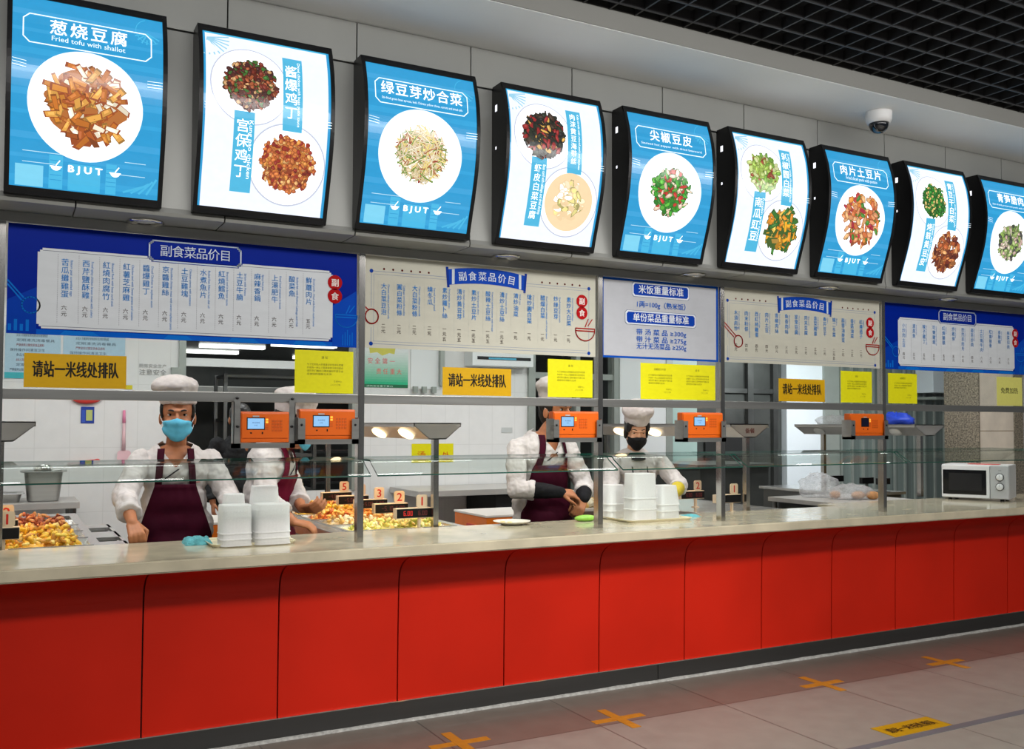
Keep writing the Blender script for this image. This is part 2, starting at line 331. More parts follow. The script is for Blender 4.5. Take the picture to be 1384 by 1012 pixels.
# ---- printed artwork (signs, boards, posters): polygons with corner colours on a mapped sheet
_fc = bpy.data.curves.new('glyph', 'FONT'); _fc.resolution_u = 2; _fo = bpy.data.objects.new('glyph', _fc); _cache = {}
def glyph(t, bold=0.0):
    k = (t, bold)
    if k not in _cache:
        _fc.body = t; _fc.offset = bold; _fo.to_mesh_clear(); me = _fo.to_mesh()
        vs = [(v.co.x, v.co.y) for v in me.vertices]; fs = [tuple(p.vertices) for p in me.polygons]
        _cache[k] = (vs, fs)
    return _cache[k]
class P:
    def __init__(s, fn): s.fn = fn; s.v = []; s.f = []; s.c = []; s.l = 0.0
    def poly(s, pts, col, lay=None):
        l = s.l if lay is None else lay; i = len(s.v); s.v += [s.fn(a, b_, l) for a, b_ in pts]; s.f.append(tuple(range(i, i+len(pts)))); s.c.append(col)
    def rect(s, x0, z0, x1, z1, col, n=1):
        for k in range(n):
            a = z0+(z1-z0)*k/n; b_ = z0+(z1-z0)*(k+1)/n; s.poly([(x0, a), (x1, a), (x1, b_), (x0, b_)], col)
    def disc(s, cx, cz, rx, rz, col, n=20):
        for k in range(n):
            a = -pi/2+pi*k/n; b_ = -pi/2+pi*(k+1)/n
            s.poly([(cx-rx*cos(a), cz+rz*sin(a)), (cx+rx*cos(a), cz+rz*sin(a)), (cx+rx*cos(b_), cz+rz*sin(b_)), (cx-rx*cos(b_), cz+rz*sin(b_))], col)
    def line(s, pts, wd, col, closed=False):
        n = len(pts)
        for i in range(n if closed else n-1):
            (x0, z0), (x1, z1) = pts[i], pts[(i+1) % n]; d = sqrt((x1-x0)**2+(z1-z0)**2) or 1; nx, nz = -(z1-z0)/d*wd/2, (x1-x0)/d*wd/2
            ex, ez = (x1-x0)/d*wd*.3, (z1-z0)/d*wd*.3
            s.poly([(x0+nx-ex, z0+nz-ez), (x0-nx-ex, z0-nz-ez), (x1-nx+ex, z1-nz+ez), (x1+nx+ex, z1+nz+ez)], col)
    def text(s, t, x, z, h, col, bold=0.0, align='l', sx=1.0, rot=0, width=None):
        if bold:
            dx = min(bold, .07)*h*.7
            for q, w_ in ((-dx, 0), (dx, 0), (0, dx*.7), (0, -dx*.7)): s.text(t, x+q*cos(rot)-w_*sin(rot), z+q*sin(rot)+w_*cos(rot), h, col, 0, align, sx, rot, width)
            s.l += 1e-5
        vs, fs = glyph(t)
        if not vs: return
        x0 = min(v[0] for v in vs); x1 = max(v[0] for v in vs)
        k = h/.9; kx = k*sx
        if width: kx = width/(x1-x0)
        off = {'l': 0, 'c': -(x0+x1)/2, 'r': -x1}[align]
        i = len(s.v)
        for a, b_ in vs:
            a, b_ = (a+off)*kx, b_*k
            if rot: a, b_ = a*cos(rot)-b_*sin(rot), a*sin(rot)+b_*cos(rot)
            s.v.append(s.fn(x+a, z+b_, s.l))
        for f in fs: s.f.append(tuple(i+q for q in f)); s.c.append(col)
    def vtext(s, t, x, z, h, step, col, bold=0.0, sx=1.0):
        for k, ch in enumerate(t): s.text(ch, x, z-k*step-h*.85, h, col, bold, 'c', sx)
    def up(s, d=.0006): s.l += d
    def slab(s, x0, z0, x1, z1, d0, d1, col):
        """body of a sheet/board behind the print: layers d0 (back) to d1 (front, negative is back)"""
        q = [(x0, z0), (x1, z0), (x1, z1), (x0, z1)]
        s.poly(q[::-1], col, d0); s.poly(q, col, d1)
        for i in range(4):
            a, b_ = q[i], q[(i+1) % 4]; n = len(s.v); s.v += [s.fn(a[0], a[1], d0), s.fn(b_[0], b_[1], d0), s.fn(b_[0], b_[1], d1), s.fn(a[0], a[1], d1)]; s.f.append((n, n+1, n+2, n+3)); s.c.append(col)
    def obj(s, name, m, parent=None, loc=None):
        me = bpy.data.meshes.new(name); me.from_pydata([tuple(v) for v in s.v], [], s.f)
        at = me.color_attributes.new('Col', 'FLOAT_COLOR', 'CORNER'); buf = []
        for p in me.polygons:
            c = s.c[p.index]; buf += (list(c)+[1.0])*p.loop_total
        at.data.foreach_set('color', buf); me.materials.append(M[m] if isinstance(m, str) else m)
        o = meshobj(name, me, parent)
        if loc is not None: me.transform(Matrix.Translation(-Vector(loc))); o.location = loc
        return o
WHITE = rgb(250, 252, 255); BLUE = rgb(10, 66, 176); NAVY = rgb(2, 34, 142)

# ------------------------------------------------------------------ the setting
XL, XR = -1.6, 9.0
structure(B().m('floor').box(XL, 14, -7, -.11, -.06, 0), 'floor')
structure(B().m('kfloor').box(XL, 14, -.11, 9.5, -.06, -.001), 'floor_kitchen')
structure(B().m('strip').box(XL, 14, -1.505, -1.457, 0, .0015), 'trim_1')
# fascia above the counter
b = B().m('gap').box(XL, 14, -.335, -.30, 2.37, 3.38)
b.m('panel')
xs = [1.45+.598*k for k in range(-6, 22)]
for a, c in zip(xs, xs[1:]):
    b.box(a+.003, c-.003, -.35, -.33, 3.183, 3.378, .002)
    b.box(a+.003, c-.003, -.345, -.325, 2.40, 3.176, .002)
    b.rings([[(x, y, z) for y, z in ((-.345, 2.402), (-.352, 2.38), (-.345, 2.366), (-.33, 2.364), (.02, 2.364), (.02, 2.38), (-.32, 2.38), (-.325, 2.402))] for x in (a+.003, c-.003)])
structure(b, 'wall_fascia')
b = B().m('soffit').box(XL, 14, -.855, -.30, 3.38, 3.62).m('band').box(XL, 14, -.862, -.855, 3.382, 3.475)
structure(b, 'ceiling_bulkhead')
b = B().m('grid')
gy = [-.94-.148*k for k in range(0, 30)]
for y in gy: b.box(XL, 14, y-.005, y+.005, 3.47, 3.53)
for k in range(-20, 75):
    x = 2.39+.1487*k
    if x > XL: b.box(x-.005, x+.005, -5.3, -.862, 3.472, 3.53)
structure(b, 'ceiling_grid')
structure(B().m('dark').box(XL, 14, -7, -.30, 4.2, 4.25).box(XL, 14, -.87, -.86, 3.475, 4.2), 'ceiling')
structure(B().m('soffit').box(XL, 14, .02, 5.2, 2.7, 2.75).box(XL, 14, -.30, .02, 2.382, 2.42), 'ceiling_kitchen')
# kitchen back wall with its openings
b = B().m('tile').box(XL, 1.52, 5.1, 5.2, 0, 2.7).box(3.36, 5.42, 5.1, 5.2, 0, 2.7)
b.box(1.52, 3.36, 5.1, 5.2, 0, .78).box(1.52, 3.36, 5.1, 5.2, 2.40, 2.7)
b.m('gframe').box(1.52, 1.585, 5.07, 5.2, .78, 2.45).box(1.45, 1.53, 5.06, 5.1, .78, 2.02).box(3.28, 3.36, 5.07, 5.2, .78, 2.45)
b.m('white').box(1.585, 3.28, 5.08, 5.18, 2.04, 2.12)
structure(b, 'wall_back')
b = B().m('gframe').box(5.42, 5.51, 5.06, 5.2, 0, 2.7).box(6.08, 6.14, 5.08, 5.2, 0, 2.7).box(6.62, 6.70, 5.06, 5.2, 0, 2.7).box(5.51, 6.62, 5.08, 5.18, 2.02, 2.09)
b.box(6.36, 6.40, 5.09, 5.17, 0, 2.02).box(5.51, 6.62, 5.08, 5.18, .0, .55)
b.m('glass').box(5.51, 6.62, 5.12, 5.13, .55, 2.7)
structure(b, 'window_1')
b = B().m('white').box(6.70, 7.40, 5.05, 5.2, 0, 2.7).m('gframe').box(7.40, 7.50, 5.04, 5.2, 0, 2.7).m('teal').box(7.50, 7.92, 5.08, 5.16, 0, 2.7)
structure(b, 'door_1')
b = B().m('steeldk').box(7.92, 9.40, 5.1, 5.2, 0, 2.7).m('dark').box(8.05, 8.7, 5.07, 5.1, 0, 1.5).m('steeld').box(8.75, 8.85, 5.04, 5.1, 0, 2.7).box(9.2, 9.28, 5.04, 5.1, 0, 2.7).box(7.95, 9.3, 5.05, 5.1, 1.9, 1.96)
structure(b, 'wall_back_dark')
b = B().m('whiteb').box(9.40, 10.07, 5.0, 5.2, 0, 2.7).m('gframe').box(10.07, 10.35, 4.96, 5.2, 0, 2.7)
structure(b, 'door_2')
b = B().m('ggreen').box(10.35, 14, 5.1, 5.2, 0, 2.7)
for k in range(14): b.m('gframe').box(10.5+k*.22, 10.53+k*.22, 5.07, 5.1, 0, 2.7)
structure(b, 'wall_back_strips')
# the room seen beyond the pass-through
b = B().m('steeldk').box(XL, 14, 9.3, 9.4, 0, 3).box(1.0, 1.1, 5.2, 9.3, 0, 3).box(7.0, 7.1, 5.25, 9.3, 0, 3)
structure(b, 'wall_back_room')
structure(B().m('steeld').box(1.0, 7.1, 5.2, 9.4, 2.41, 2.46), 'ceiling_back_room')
# side wall left out of sight, column on the right
structure(B().m('tile').box(XL-.1, XL, -.3, 5.2, 0, 2.7), 'wall_left')
b = B().m('granite').box(7.415, 7.43, .70, 1.04, 0, 2.7).m('marble').box(7.435, 7.895, .705, 1.0, 0, 1.43).box(7.435, 7.895, .705, 1.0, 1.436, 2.7)
b.m('granite').box(7.90, 8.8, .70, 1.04, 0, 2.7, .004).m('grout').box(7.425, 8.4, .71, 1.03, 0, 2.7)
structure(b, 'wall_column')

# ------------------------------------------------------------------ counter
ctr = thing('service_counter', 'long service counter front of glossy red panels curving out under the stone top', 'counter', (0, 0, 0))
prof = [(-.13, .10), (-.133, .40), (-.14, .66), (-.146, .715), (-.158, .752), (-.18, .779), (-.215, .805), (-.262, .826), (-.33, .845)]
def catmull(pts, n):
    o_ = []
    for i in range(len(pts)-1):
        p0, p1, p2, p3 = pts[max(i-1, 0)], pts[i], pts[i+1], pts[min(i+2, len(pts)-1)]
        for k in range(n):
            t = k/n; o_.append(tuple(.5*(2*b_+(-a+c)*t+(2*a-5*b_+4*c-d)*t*t+(-a+3*b_-3*c+d)*t**3) for a, b_, c, d in zip(p0, p1, p2, p3)))
    return o_+[pts[-1]]
profF = catmull(prof, 5)
seams = [-.63+.5985*k for k in range(-1, 16)]
for a, c in zip(seams, seams[1:]):
    if c > 8.2: break
    b = B().m('red')
    out = profF+[(-.11, .845), (-.11, .10)]
    b.rings([[(x, y, z) for y, z in out] for x in (a+.0035, c-.0035)])
    b.obj('front_panel', ctr)
B().m('gap').box(seams[0], 8.2, -.109, -.09, .09, .845).obj('backing_board', ctr)
B().m('skirt').box(-1.25, 3.36, -.140, -.125, .012, .104, .002).box(3.364, 8.2, -.140, -.125, .012, .104, .002).m('chrome').box(-1.25, 8.2, -.1405, -.125, .1, .1045).obj('kick_plate', ctr)
b = B().m('caulk')
rg = []
for k in range(190):
    x = -1.2+k*.05; d = .004*noise.noise((x*7, 0, 0)); rg.append([(x, -.139, 0), (x, -.158-d*1.6, 0.0005), (x, -.150-d, .009+d), (x, -.139, .013+d)])
b.rings(rg).obj('sealant_bead', ctr)
b = B().m('stone')
pl = [(-1.3, -.36), (8.2, -.36), (8.2, .50), (5.3, .50), (5.3, .32), (-1.3, .32)]
b.prism(pl, lambda a, c, t: (a, c, .846+.054*t))
bmesh.ops.bevel(b.bm, geom=[e for e in b.bm.edges if abs(e.verts[0].co.y+.36) < 1e-4 and abs(e.verts[1].co.y+.36) < 1e-4 and e.calc_length() > 1], offset=.006, segments=3, affect='EDGES')
o = b.obj('countertop'); tag(o, 'long beige stone countertop running over the red panels', 'countertop')

# ------------------------------------------------------------------ steel frame with glass
fr = thing('glazed_partition', 'brushed steel partition of posts and rails with glass standing on the beige counter', 'partition', (0, -.13, .9))
def fobj(b_, n): return b_.obj(n, fr, None)
PX = [-.028, 1.539, 2.941, 3.824, 5.226, 6.80]
for x in PX:
    o = B().m('steelv').box(x, x+.032, -.155, -.109, .9, 2.36, .002).obj('post'); o.parent = fr; o.matrix_parent_inverse = Matrix.Translation((0, .13, -.9))
def fpart(o): o.parent = fr; o.matrix_parent_inverse = Matrix.Translation((0, .13, -.9)); return o
for a, c in zip(PX, PX[1:]):
    fpart(B().m('steel').box(a+.032, c, -.153, -.112, 1.579, 1.623, .002).obj('middle_rail'))
    fpart(B().m('glass').box(a+.034, c-.002, -.136, -.130, 1.624, 2.317).obj('glass_pane'))
fpart(B().m('steel').box(-1.3, 8, -.156, -.109, 2.318, 2.360, .002).obj('top_rail'))
# bent glass sneeze guards
gp = [(.16, 1.3085)]+[(-.235+.0, 1.3065)]
for k in range(1, 6):
    t = radians(62*k/5); gp.append((-.235-.03*sin(t), 1.3065-.03*(1-cos(t))))
gp.append((-.352, 1.238))
def guard(x0, x1, label):
    th = .008; top, bot = [], []
    for i, (y, z) in enumerate(gp):
        a = Vector(gp[max(0, i-1)]); c = Vector(gp[min(len(gp)-1, i+1)]); d = (c-a).normalized(); n = Vector((d.y, -d.x))
        if n.y > 0: n = -n
        top.append((y, z)); bot.append((y+n.x*th, z+n.y*th))
    b = B()
    def strip(A, C):
        for i in range(len(A)-1):
            b.face([(x0, A[i][0], A[i][1]), (x1, A[i][0], A[i][1]), (x1, A[i+1][0], A[i+1][1]), (x0, A[i+1][0], A[i+1][1])])
    b.m('gguard'); strip(top, bot); strip(bot, top)
    b.m('gedge')
    for A, C in ((top[0], bot[0]), (top[-1], bot[-1])): b.face([(x0, A[0], A[1]), (x1, A[0], A[1]), (x1, C[0], C[1]), (x0, C[0], C[1])])
    for x in (x0, x1):
        for i in range(len(top)-1): b.face([(x, top[i][0], top[i][1]), (x, top[i+1][0], top[i+1][1]), (x, bot[i+1][0], bot[i+1][1]), (x, bot[i][0], bot[i][1])])
    bmesh.ops.remove_doubles(b.bm, verts=list(b.bm.verts), dist=1e-5)
    o = b.obj('sneeze_guard', None, ((x0+x1)/2, -.15, 1.3)); tag(o, label, 'glass guard', 'bent glass guards over the counter')
gl = ['bent glass guard pane in front of the cook in the blue mask', 'bent glass guard pane below the second cream menu board and the right-hand yellow queue sign', 'short bent glass guard pane in front of the woman in the black mask', 'bent glass guard pane below the cream board with the red spoon', 'bent glass guard pane above the white microwave']
gl[1] = 'bent glass guard pane in front of the cook with crossed hands'
for (a, c), l in zip(zip(PX, PX[1:]), gl): guard(a+.032, c-.001, l)

# ------------------------------------------------------------------ menu boards in the frame
def flat(y): return lambda a, c, l: (a, y-l, c)
GREYW = rgb(214, 218, 222); CREAM = rgb(196, 194, 180); CY = rgb(40, 128, 205); DK = rgb(60, 40, 40)
def notch(x0, z0, x1, z1, n):
    return [(x0+n, z0), (x1-n, z0), (x1-n, z0+n*.5), (x1-n*.5, z0+n*.5+0*n), (x1-n*.5, z0+n), (x1, z0+n), (x1, z1-n), (x1-n*.5, z1-n), (x1-n*.5, z1-n*.5), (x1-n, z1-n*.5), (x1-n, z1), (x0+n, z1), (x0+n, z1-n*.5), (x0+n*.5, z1-n*.5), (x0+n*.5, z1-n), (x0, z1-n), (x0, z0+n), (x0+n*.5, z0+n), (x0+n*.5, z0+n*.5), (x0+n, z0+n*.5)]
def oct_(x0, z0, x1, z1, n): return [(x0+n, z0), (x1-n, z0), (x1, z0+n), (x1, z1-n), (x1-n, z1), (x0+n, z1), (x0, z1-n), (x0, z0+n)]
def bowl_icon(p, cx, cz, s_, col, wd, fill=None):
    """bowl outline with two chopsticks; cz is the rim, s_ half width"""
    p.line([(cx-s_, cz), (cx+s_, cz)], wd, col); p.line([(cx-s_, cz-s_*.22), (cx+s_, cz-s_*.22)], wd, col); p.line([(cx-s_, cz), (cx-s_, cz-s_*.22)], wd, col); p.line([(cx+s_, cz), (cx+s_, cz-s_*.22)], wd, col)
    p.line([(cx+s_*cos(t), cz-s_*.22+s_*.88*sin(t)) for t in [pi+pi*k/14 for k in range(15)]], wd, col)
    p.line([(cx, cz+s_*.15), (cx+s_*.32, cz+s_*.85)], wd, col); p.line([(cx+s_*.3, cz+s_*.25), (cx+s_*.75, cz+s_*.85)], wd, col)
def fu_shi(p, cx, cz):
    RED = rgb(172, 20, 24); WR = rgb(238, 225, 220)
    p.up(); p.disc(cx, cz, .036, .036, RED); p.disc(cx, cz-.066, .036, .036, RED); p.up()
    p.text('副', cx, cz-.016, .036, WR, .03, 'c'); p.text('食', cx, cz-.082, .036, WR, .03, 'c')
def columns(p, cols, xs_, ztop, zprice, step, h, dots=True, zb=None):
    for x, (zh, en, pr) in zip(xs_, cols):
        p.vtext(zh, x, ztop, h, step, CY, .008)
        if en: p.text(en, x+.021, ztop-.002, .0125, CY, 0, 'l', rot=-pi/2)
        p.vtext(pr, x-.002, zprice, .021, .026, DK, .0)
        if dots:
            z = ztop+.02
            while z > (zb or zprice-.07): p.line([(x-.028, z), (x-.028, z-.004)], .0016, rgb(150, 150, 160)); z -= .009
C1 = [('苦瓜攤雞蛋', 'Balsam pear scrambled eggs', '六元'), ('西芹鹽酥雞', 'Fried spicy chicken breast meat with celery', '六元'), ('紅燒肉腐竹', 'Braised Pork with bean curd stick', '六元'), ('紅薯芝麻雞', 'Chicken and with Sweet potato and sesame', '六元'), ('醬爆雞丁', 'Diced Chicken w. soybean sauce', '六元'), ('京醬雞絲', 'Shredded chicken meat with sweet soybean paste', '六元'), ('土豆雞塊', 'Chicken pieces with potatoes', '六元'), ('水煮魚片', 'Boiled Fish Fillet in hot chili oil', '六元'), ('紅燒鱈魚', 'Braised cod in brown sauce', '六元'), ('土豆牛腩', 'Sirloin with Potato', '六元'), ('麻辣香鍋', 'Spicy hot pot', '六元'), ('上湯肥牛', 'Fried beef omasum in broth', '六元'), ('酸菜魚', 'Boiled fish with Pickled Cabbage and Chili', '六元'), ('鮮蘑肉片', 'Sliced pork - fried with fresh mushrooms', '五元')]
C2 = [('大白菜豆泡', 'Chinese cabbage and fried tofu', '二元'), ('圓白菜粉條', 'Cabbage vermicelli noodles', '二元'), ('大白菜粉條', 'Chinese cabbage vermicelli', '二元'), ('燒冬瓜', 'Stewed winter gourd', '二元'), ('素炒蘿卜絲', 'Fried turnip strips', '一元五'), ('清炒黃豆芽', 'Stir fried soybean sprouts', '一元五'), ('素炒土豆片', 'Stir fried potato slices', '一元五'), ('酸辣土豆絲', 'Fried shredded potatoes with vinegar', '一元五'), ('清炒土豆絲', 'Fried potato shreds', '一元五'), ('清炒油菜', 'Fried rape', '一元'), ('熗炒圓白菜', 'Fried cabbage', '一元'), ('醋熘白菜', 'Fried Chinese cabbage with vinegar sauce', '一元'), ('炒綠豆芽', 'Fried mung bean sprouts', '一元'), ('素炒大白菜', 'Fried Chinese cabbage', '一元')]
C4 = [('木須肉炒', 'Fried pork with eggs', '四元'), ('肉末粉條', 'Vermicelli with minced pork', '四元'), ('西紅柿雞蛋', 'Tomato and eggs', '四元'), ('肉片土豆', 'Potato with sliced pork', '四元'), ('青椒肉絲', 'Pork shreds', '四元'), ('魚香肉絲', 'Shredded pork', '三元'), ('家常豆腐', 'Home style bean curd', '三元'), ('肉末豆腐', 'Bean curd', '三元'), ('韭菜雞蛋', 'Leek and eggs', '三元'), ('香芹豆干', 'Celery', '二元'), ('燒二冬菜', 'Bamboo', '二元五'), ('蒜蓉油麥菜', 'Lettuce', '二元'), ('香菇油菜', 'Rape', '二元'), ('紅燒茄子', 'Eggplant', '二元')]
C5 = [('小炒肉土豆', 'Pork and potato', '四元'), ('清蒸魚', 'Steamed fish', '五元'), ('辣子雞丁', 'Diced chicken with chili', '五元'), ('可樂雞翅', 'Chicken wings with cola', '五元'), ('紅燒獅頭', 'Meatball', '五元'), ('炸雞排', 'Fried chicken', '五元'), ('孜然羊肉片', 'Lamb with cumin', '六元'), ('蒜苔炒肉', 'Pork with garlic', '四元'), ('土豆燒牛肉', 'Stewed beef with potatoes', '六元'), ('紅燒排骨', 'Pork ribs', '六元'), ('香辣蝦', 'Spicy shrimp', '六元'), ('梅菜扣肉', 'Pork', '六元')]
YB = -.140
def blue_board(x0, x1, z0, z1, px0, px1, tx, cols, xs_, label, fx):
    p = P(flat(YB)); LB = rgb(14, 110, 205)
    p.slab(x0, z0, x1, z1, -.003, 0, NAVY)
    p.up(); p.rect(x0, z0, x1, z0+.022, rgb(10, 90, 195))
    p.up()
    for a, c in ((.2, .36), (.62, .75), (.9, 1.05), (1.2, 1.38)): p.poly([(x0+a, z0+.001), (x0+c, z0+.001), (x0+c-.03, z0+.02), (x0+a+.02, z0+.02)], LB)
    p.poly([(x0, z0), (px0, z0), (px0, z0+.2), (x0, z0+.14)], rgb(8, 58, 165)); p.poly([(px1, z0), (x1, z0), (x1, z0+.28), (px1, z0+.2)], rgb(10, 70, 180))
    p.up()
    for k in range(5): p.line([(x1-.07+.012*k, z0+.01), (x1-.07+.012*k, z0+.06+.012*(k % 3))], .004, LB)
    for k in range(4): p.rect(x0+.006+.022*k, z0+.012, x0+.018+.022*k, z0+.04+.02*(k % 2), LB)
    # spoon on the left, bowl on the right
    p.line([(x0+.002, z0+.222), (px0-.05, z0+.152)], .006, LB); p.line([(x0+.002, z0+.205), (px0-.058, z0+.142)], .006, LB)
    p.line([(px0-.022+.034*cos(t), z0+.122+.034*sin(t)) for t in [2*pi*k/18 for k in range(19)]], .006, LB)
    bowl_icon(p, (px1+x1)/2+.008, z0+.158, min(.055, (x1-px1)/2-.006), LB, .005)
    p.poly(notch(px0, z0+.026, px1, z1-.095, .018), GREYW); p.up()
    p.line([(px0+.02, z1-.106), (px1-.02, z1-.106)], .0018, rgb(90, 100, 120)); p.line([(px0+.02, z0+.036), (px1-.02, z0+.036)], .0018, rgb(90, 100, 120))
    p.poly(notch(tx-.208, z1-.118, tx+.208, z1-.016, .016), NAVY); p.up(); p.line(notch(tx-.2, z1-.112, tx+.2, z1-.022, .014), .006, rgb(200, 212, 225), True)
    for k, ch in enumerate('副食菜品价目'): p.text(ch, tx-.13+.052*k, z1-.085, .05, rgb(205, 215, 225), .0, 'c')
    columns(p, cols, xs_, z1-.137, z1-.336, .034, .029, zb=z0+.05)
    fu_shi(p, fx, z1-.150)
    o = p.obj('menu_board', 'printg', None, ((x0+x1)/2, YB, (z0+z1)/2)); tag(o, label, 'menu board', 'printed menu boards in the steel frame')
blue_board(.012, 1.532, 1.853, 2.316, .124, 1.41, .768, C1, [.23+.0816*k for k in range(14)], 'large blue menu board of fourteen dishes above the cook in the blue mask', 1.42)
blue_board(5.266, 6.79, 1.862, 2.316, 5.40, 6.66, 6.02, C5, [5.455+.103*k for k in range(12)], 'blue menu board of twelve dishes above the microwave at the right', 6.67)
def cream_board(x0, x1, z0, z1, cols, label, spoon_up):
    p = P(flat(YB)); LN = rgb(120, 140, 175); DB = rgb(20, 60, 150); RD = rgb(160, 24, 26)
    p.slab(x0, z0, x1, z1, -.003, 0, CREAM); p.up()
    a, c, d, e = x0+.034, x1-.044, z0+.02, z1-.077
    p.line([(a, e), (x0+.46, e)], .002, LN); p.line([(x0+.90, e), (c, e)], .002, LN); p.line([(a, d), (c, d)], .002, LN)
    p.line([(a, d), (a, z0+.10)], .002, LN); p.line([(a, z0+.20 if not spoon_up else z0+.15), (a, e)], .002, LN); p.line([(c, d), (c, e)], .002, LN)
    p.line([(a+.013, e-.014), (c-.013, e-.014)], .0013, LN); p.line([(a+.013, d+.013), (c-.013, d+.013)], .0013, LN); p.line([(a+.013, d+.013), (a+.013, e-.014)], .0013, LN)
    p.up()
    for q in ((a, d), (a, e), (c, d), (c, e)): p.disc(q[0], q[1], .010, .010, DB, 10)
    for k in range(6): p.disc(x0+.10+.0485*k, e+.014, .0055, .0055, rgb(90, 20, 20), 8); p.disc(x1-.347+.0485*k, e+.014, .0055, .0055, rgb(90, 20, 20), 8)
    # ribbon banner
    m_, hw = (x0+x1)/2-.002, .228; top = []
    def zz(x): return z1-.016-.020*((x-m_)/hw)**2
    n = 12
    for k in range(n):
        xa = m_-hw+2*hw*k/n; xb = m_-hw+2*hw*(k+1)/n; p.poly([(xa, zz(xa)-.082), (xb, zz(xb)-.082), (xb, zz(xb)), (xa, zz(xa))], rgb(16, 66, 172))
    p.up()
    for s_ in (-1, 1):
        p.poly([(m_+s_*.205, zz(m_+.205)-.08), (m_+s_*.19, zz(m_+.19)-.08), (m_+s_*.19, zz(m_+.19)-.002), (m_+s_*.205, zz(m_+.205)-.002)][::s_], rgb(200, 210, 215))
        p.line([(m_+s_*.225, zz(m_+hw)-.09), (m_+s_*.233, zz(m_+hw)+.008)], .014, rgb(12, 50, 140))
    for k, ch in enumerate('副食菜品价目'):
        x = m_-.142+.057*k; p.text(ch, x, zz(x)-.062, .046, rgb(205, 215, 225), .012, 'c', rot=-.11*(x-m_)/hw*2)
    columns(p, cols, [x0+.10+.0833*k for k in range(14)], z1-.136, z1-.338, .0325, .028, dots=False)
    for k in range(14):
        x = x0+.10+.0833*k-.03; p.line([(x, z1-.12), (x, z0+.06)], .001, rgb(190, 192, 186))
    cx, cz = (x0+.037, z0+.155) if not spoon_up else (x0+.118, z0+.13)
    p.line([(cx+.034*cos(t), cz+.036*sin(t)) for t in [2*pi*k/20 for k in range(21)]], .007, RD)
    if spoon_up: p.line([(cx-.02, cz+.034), (x0+.004, z0+.245)], .006, RD); p.line([(cx-.036, cz+.026), (x0+.004, z0+.222)], .006, RD)
    else: p.line([(cx-.02, cz+.034), (x0+.004, z0+.20)], .006, RD)
    fu_shi(p, x1-.091, z1-.150); bowl_icon(p, x1-.070, z0+.157, .062, RD, .006)
    o = p.obj('menu_board', 'printg', None, ((x0+x1)/2, YB, (z0+z1)/2)); tag(o, label, 'menu board', 'printed menu boards in the steel frame')
cream_board(1.573, 2.932, 1.857, 2.316, C2, 'cream menu board with blue ribbon title above the cook with crossed hands', False)
cream_board(3.858, 5.218, 1.862, 2.316, C4, 'cream menu board with whole red spoon, right of the rice weight board', True)
p = P(flat(YB)); x0, x1, z0, z1 = 2.975, 3.818, 1.859, 2.316
p.slab(x0, z0, x1, z1, -.003, 0, rgb(18, 78, 175)); p.up(); p.rect(x0+.012, z0+.012, x1-.016, z1-.013, rgb(186, 188, 194)); p.up()
TB = rgb(20, 96, 196)
for a, c, d, e, t, h in ((3.188, 3.593, 2.222, 2.296, '米饭重量标准', .048), (3.139, 3.641, 2.060, 2.131, '单份菜品重量标准', .047)):
    p.poly(oct_(a-.006, d-.006, c+.006, e+.006, .012), rgb(70, 90, 120)); p.up(.0004); p.poly(oct_(a-.004, d-.004, c+.004, e+.004, .012), rgb(220, 226, 235)); p.up(.0004); p.poly(oct_(a+.005, d+.004, c-.005, e-.004, .011), rgb(14, 62, 165)); p.up(.0004)
    p.text(t, (a+c)/2, (d+e)/2-.017, h, rgb(225, 230, 235), .025, 'c', width=(c-a)*.80)
p.text('1两=100g（熟米饭）', 3.392, 2.160, .036, TB, .016, 'c', width=.35)
for t, z in (('带 汤 菜 品 ≥300g', 2.000), ('带 汁 菜 品 ≥275g', 1.958), ('无汁无汤菜品 ≥250g', 1.919)): p.text(t, 3.392, z, .034, TB, .016, 'c', width=.36)
o = p.obj('weight_board', 'printg', None, ((x0+x1)/2, YB, (z0+z1)/2)); tag(o, 'grey-white rice and dish weight board with blue border, narrowest board in the frame', 'sign', 'printed menu boards in the steel frame')

# queue signs and yellow notices stuck on the glass
OCH = rgb(214, 166, 6)
def queue_sign(x0, label):
    p = P(flat(-.138)); p.slab(x0, 1.629, x0+.40, 1.773, 0, .0012, OCH); p.l = .0018
    p.text('请站一米线处排队', x0+.2, 1.680, .066, rgb(20, 18, 14), .036, 'c', width=.335)
    o = p.obj('queue_sign', 'print', None, (x0+.2, -.138, 1.7)); tag(o, label, 'sign', 'one metre queue signs on the glass')
queue_sign(.081, 'ochre queue sign on the glass left of the cook in the blue mask'); queue_sign(1.997, 'ochre queue sign under the first cream menu board, left of a yellow notice'); queue_sign(4.307, 'ochre queue sign under the cream board with the whole red spoon')
YEL = rgb(232, 226, 16)
def notice(x0, x1, z0, z1, label, titles, lines=4, col=YEL):
    p = P(flat(-.138)); p.slab(x0, z0, x1, z1, 0, .0008, col); p.l = .0012; TX = rgb(120, 118, 20); n = len(titles); ww = (x1-x0)/n; h = z1-z0
    for k, t in enumerate(titles):
        a = x0+ww*k; p.text(t, a+ww/2, z1-h*.19, .013, TX, 0, 'c')
        for q in range(lines):
            tt = ['为了您和他人的健康请自觉排队取餐', '并保持一米以上距离谢谢大家的配合', '请同学们戴好口罩用餐时不要交谈', '感谢您的理解与支持'][q % 4]
            p.text(tt, a+ww*.2, z1-h*(.35+.075*q), .0105, TX, 0, 'l', width=ww*(.62 if q < lines-1 else .42))
        p.text('饮食中心', a+ww*.66, z0+h*.26, .0095, TX); p.text('二〇二〇年', a+ww*.6, z0+h*.18, .0095, TX)
    o = p.obj('paper_notice', 'print', None, ((x0+x1)/2, -.138, (z0+z1)/2)); tag(o, label, 'notice', 'yellow paper notices on the glass')
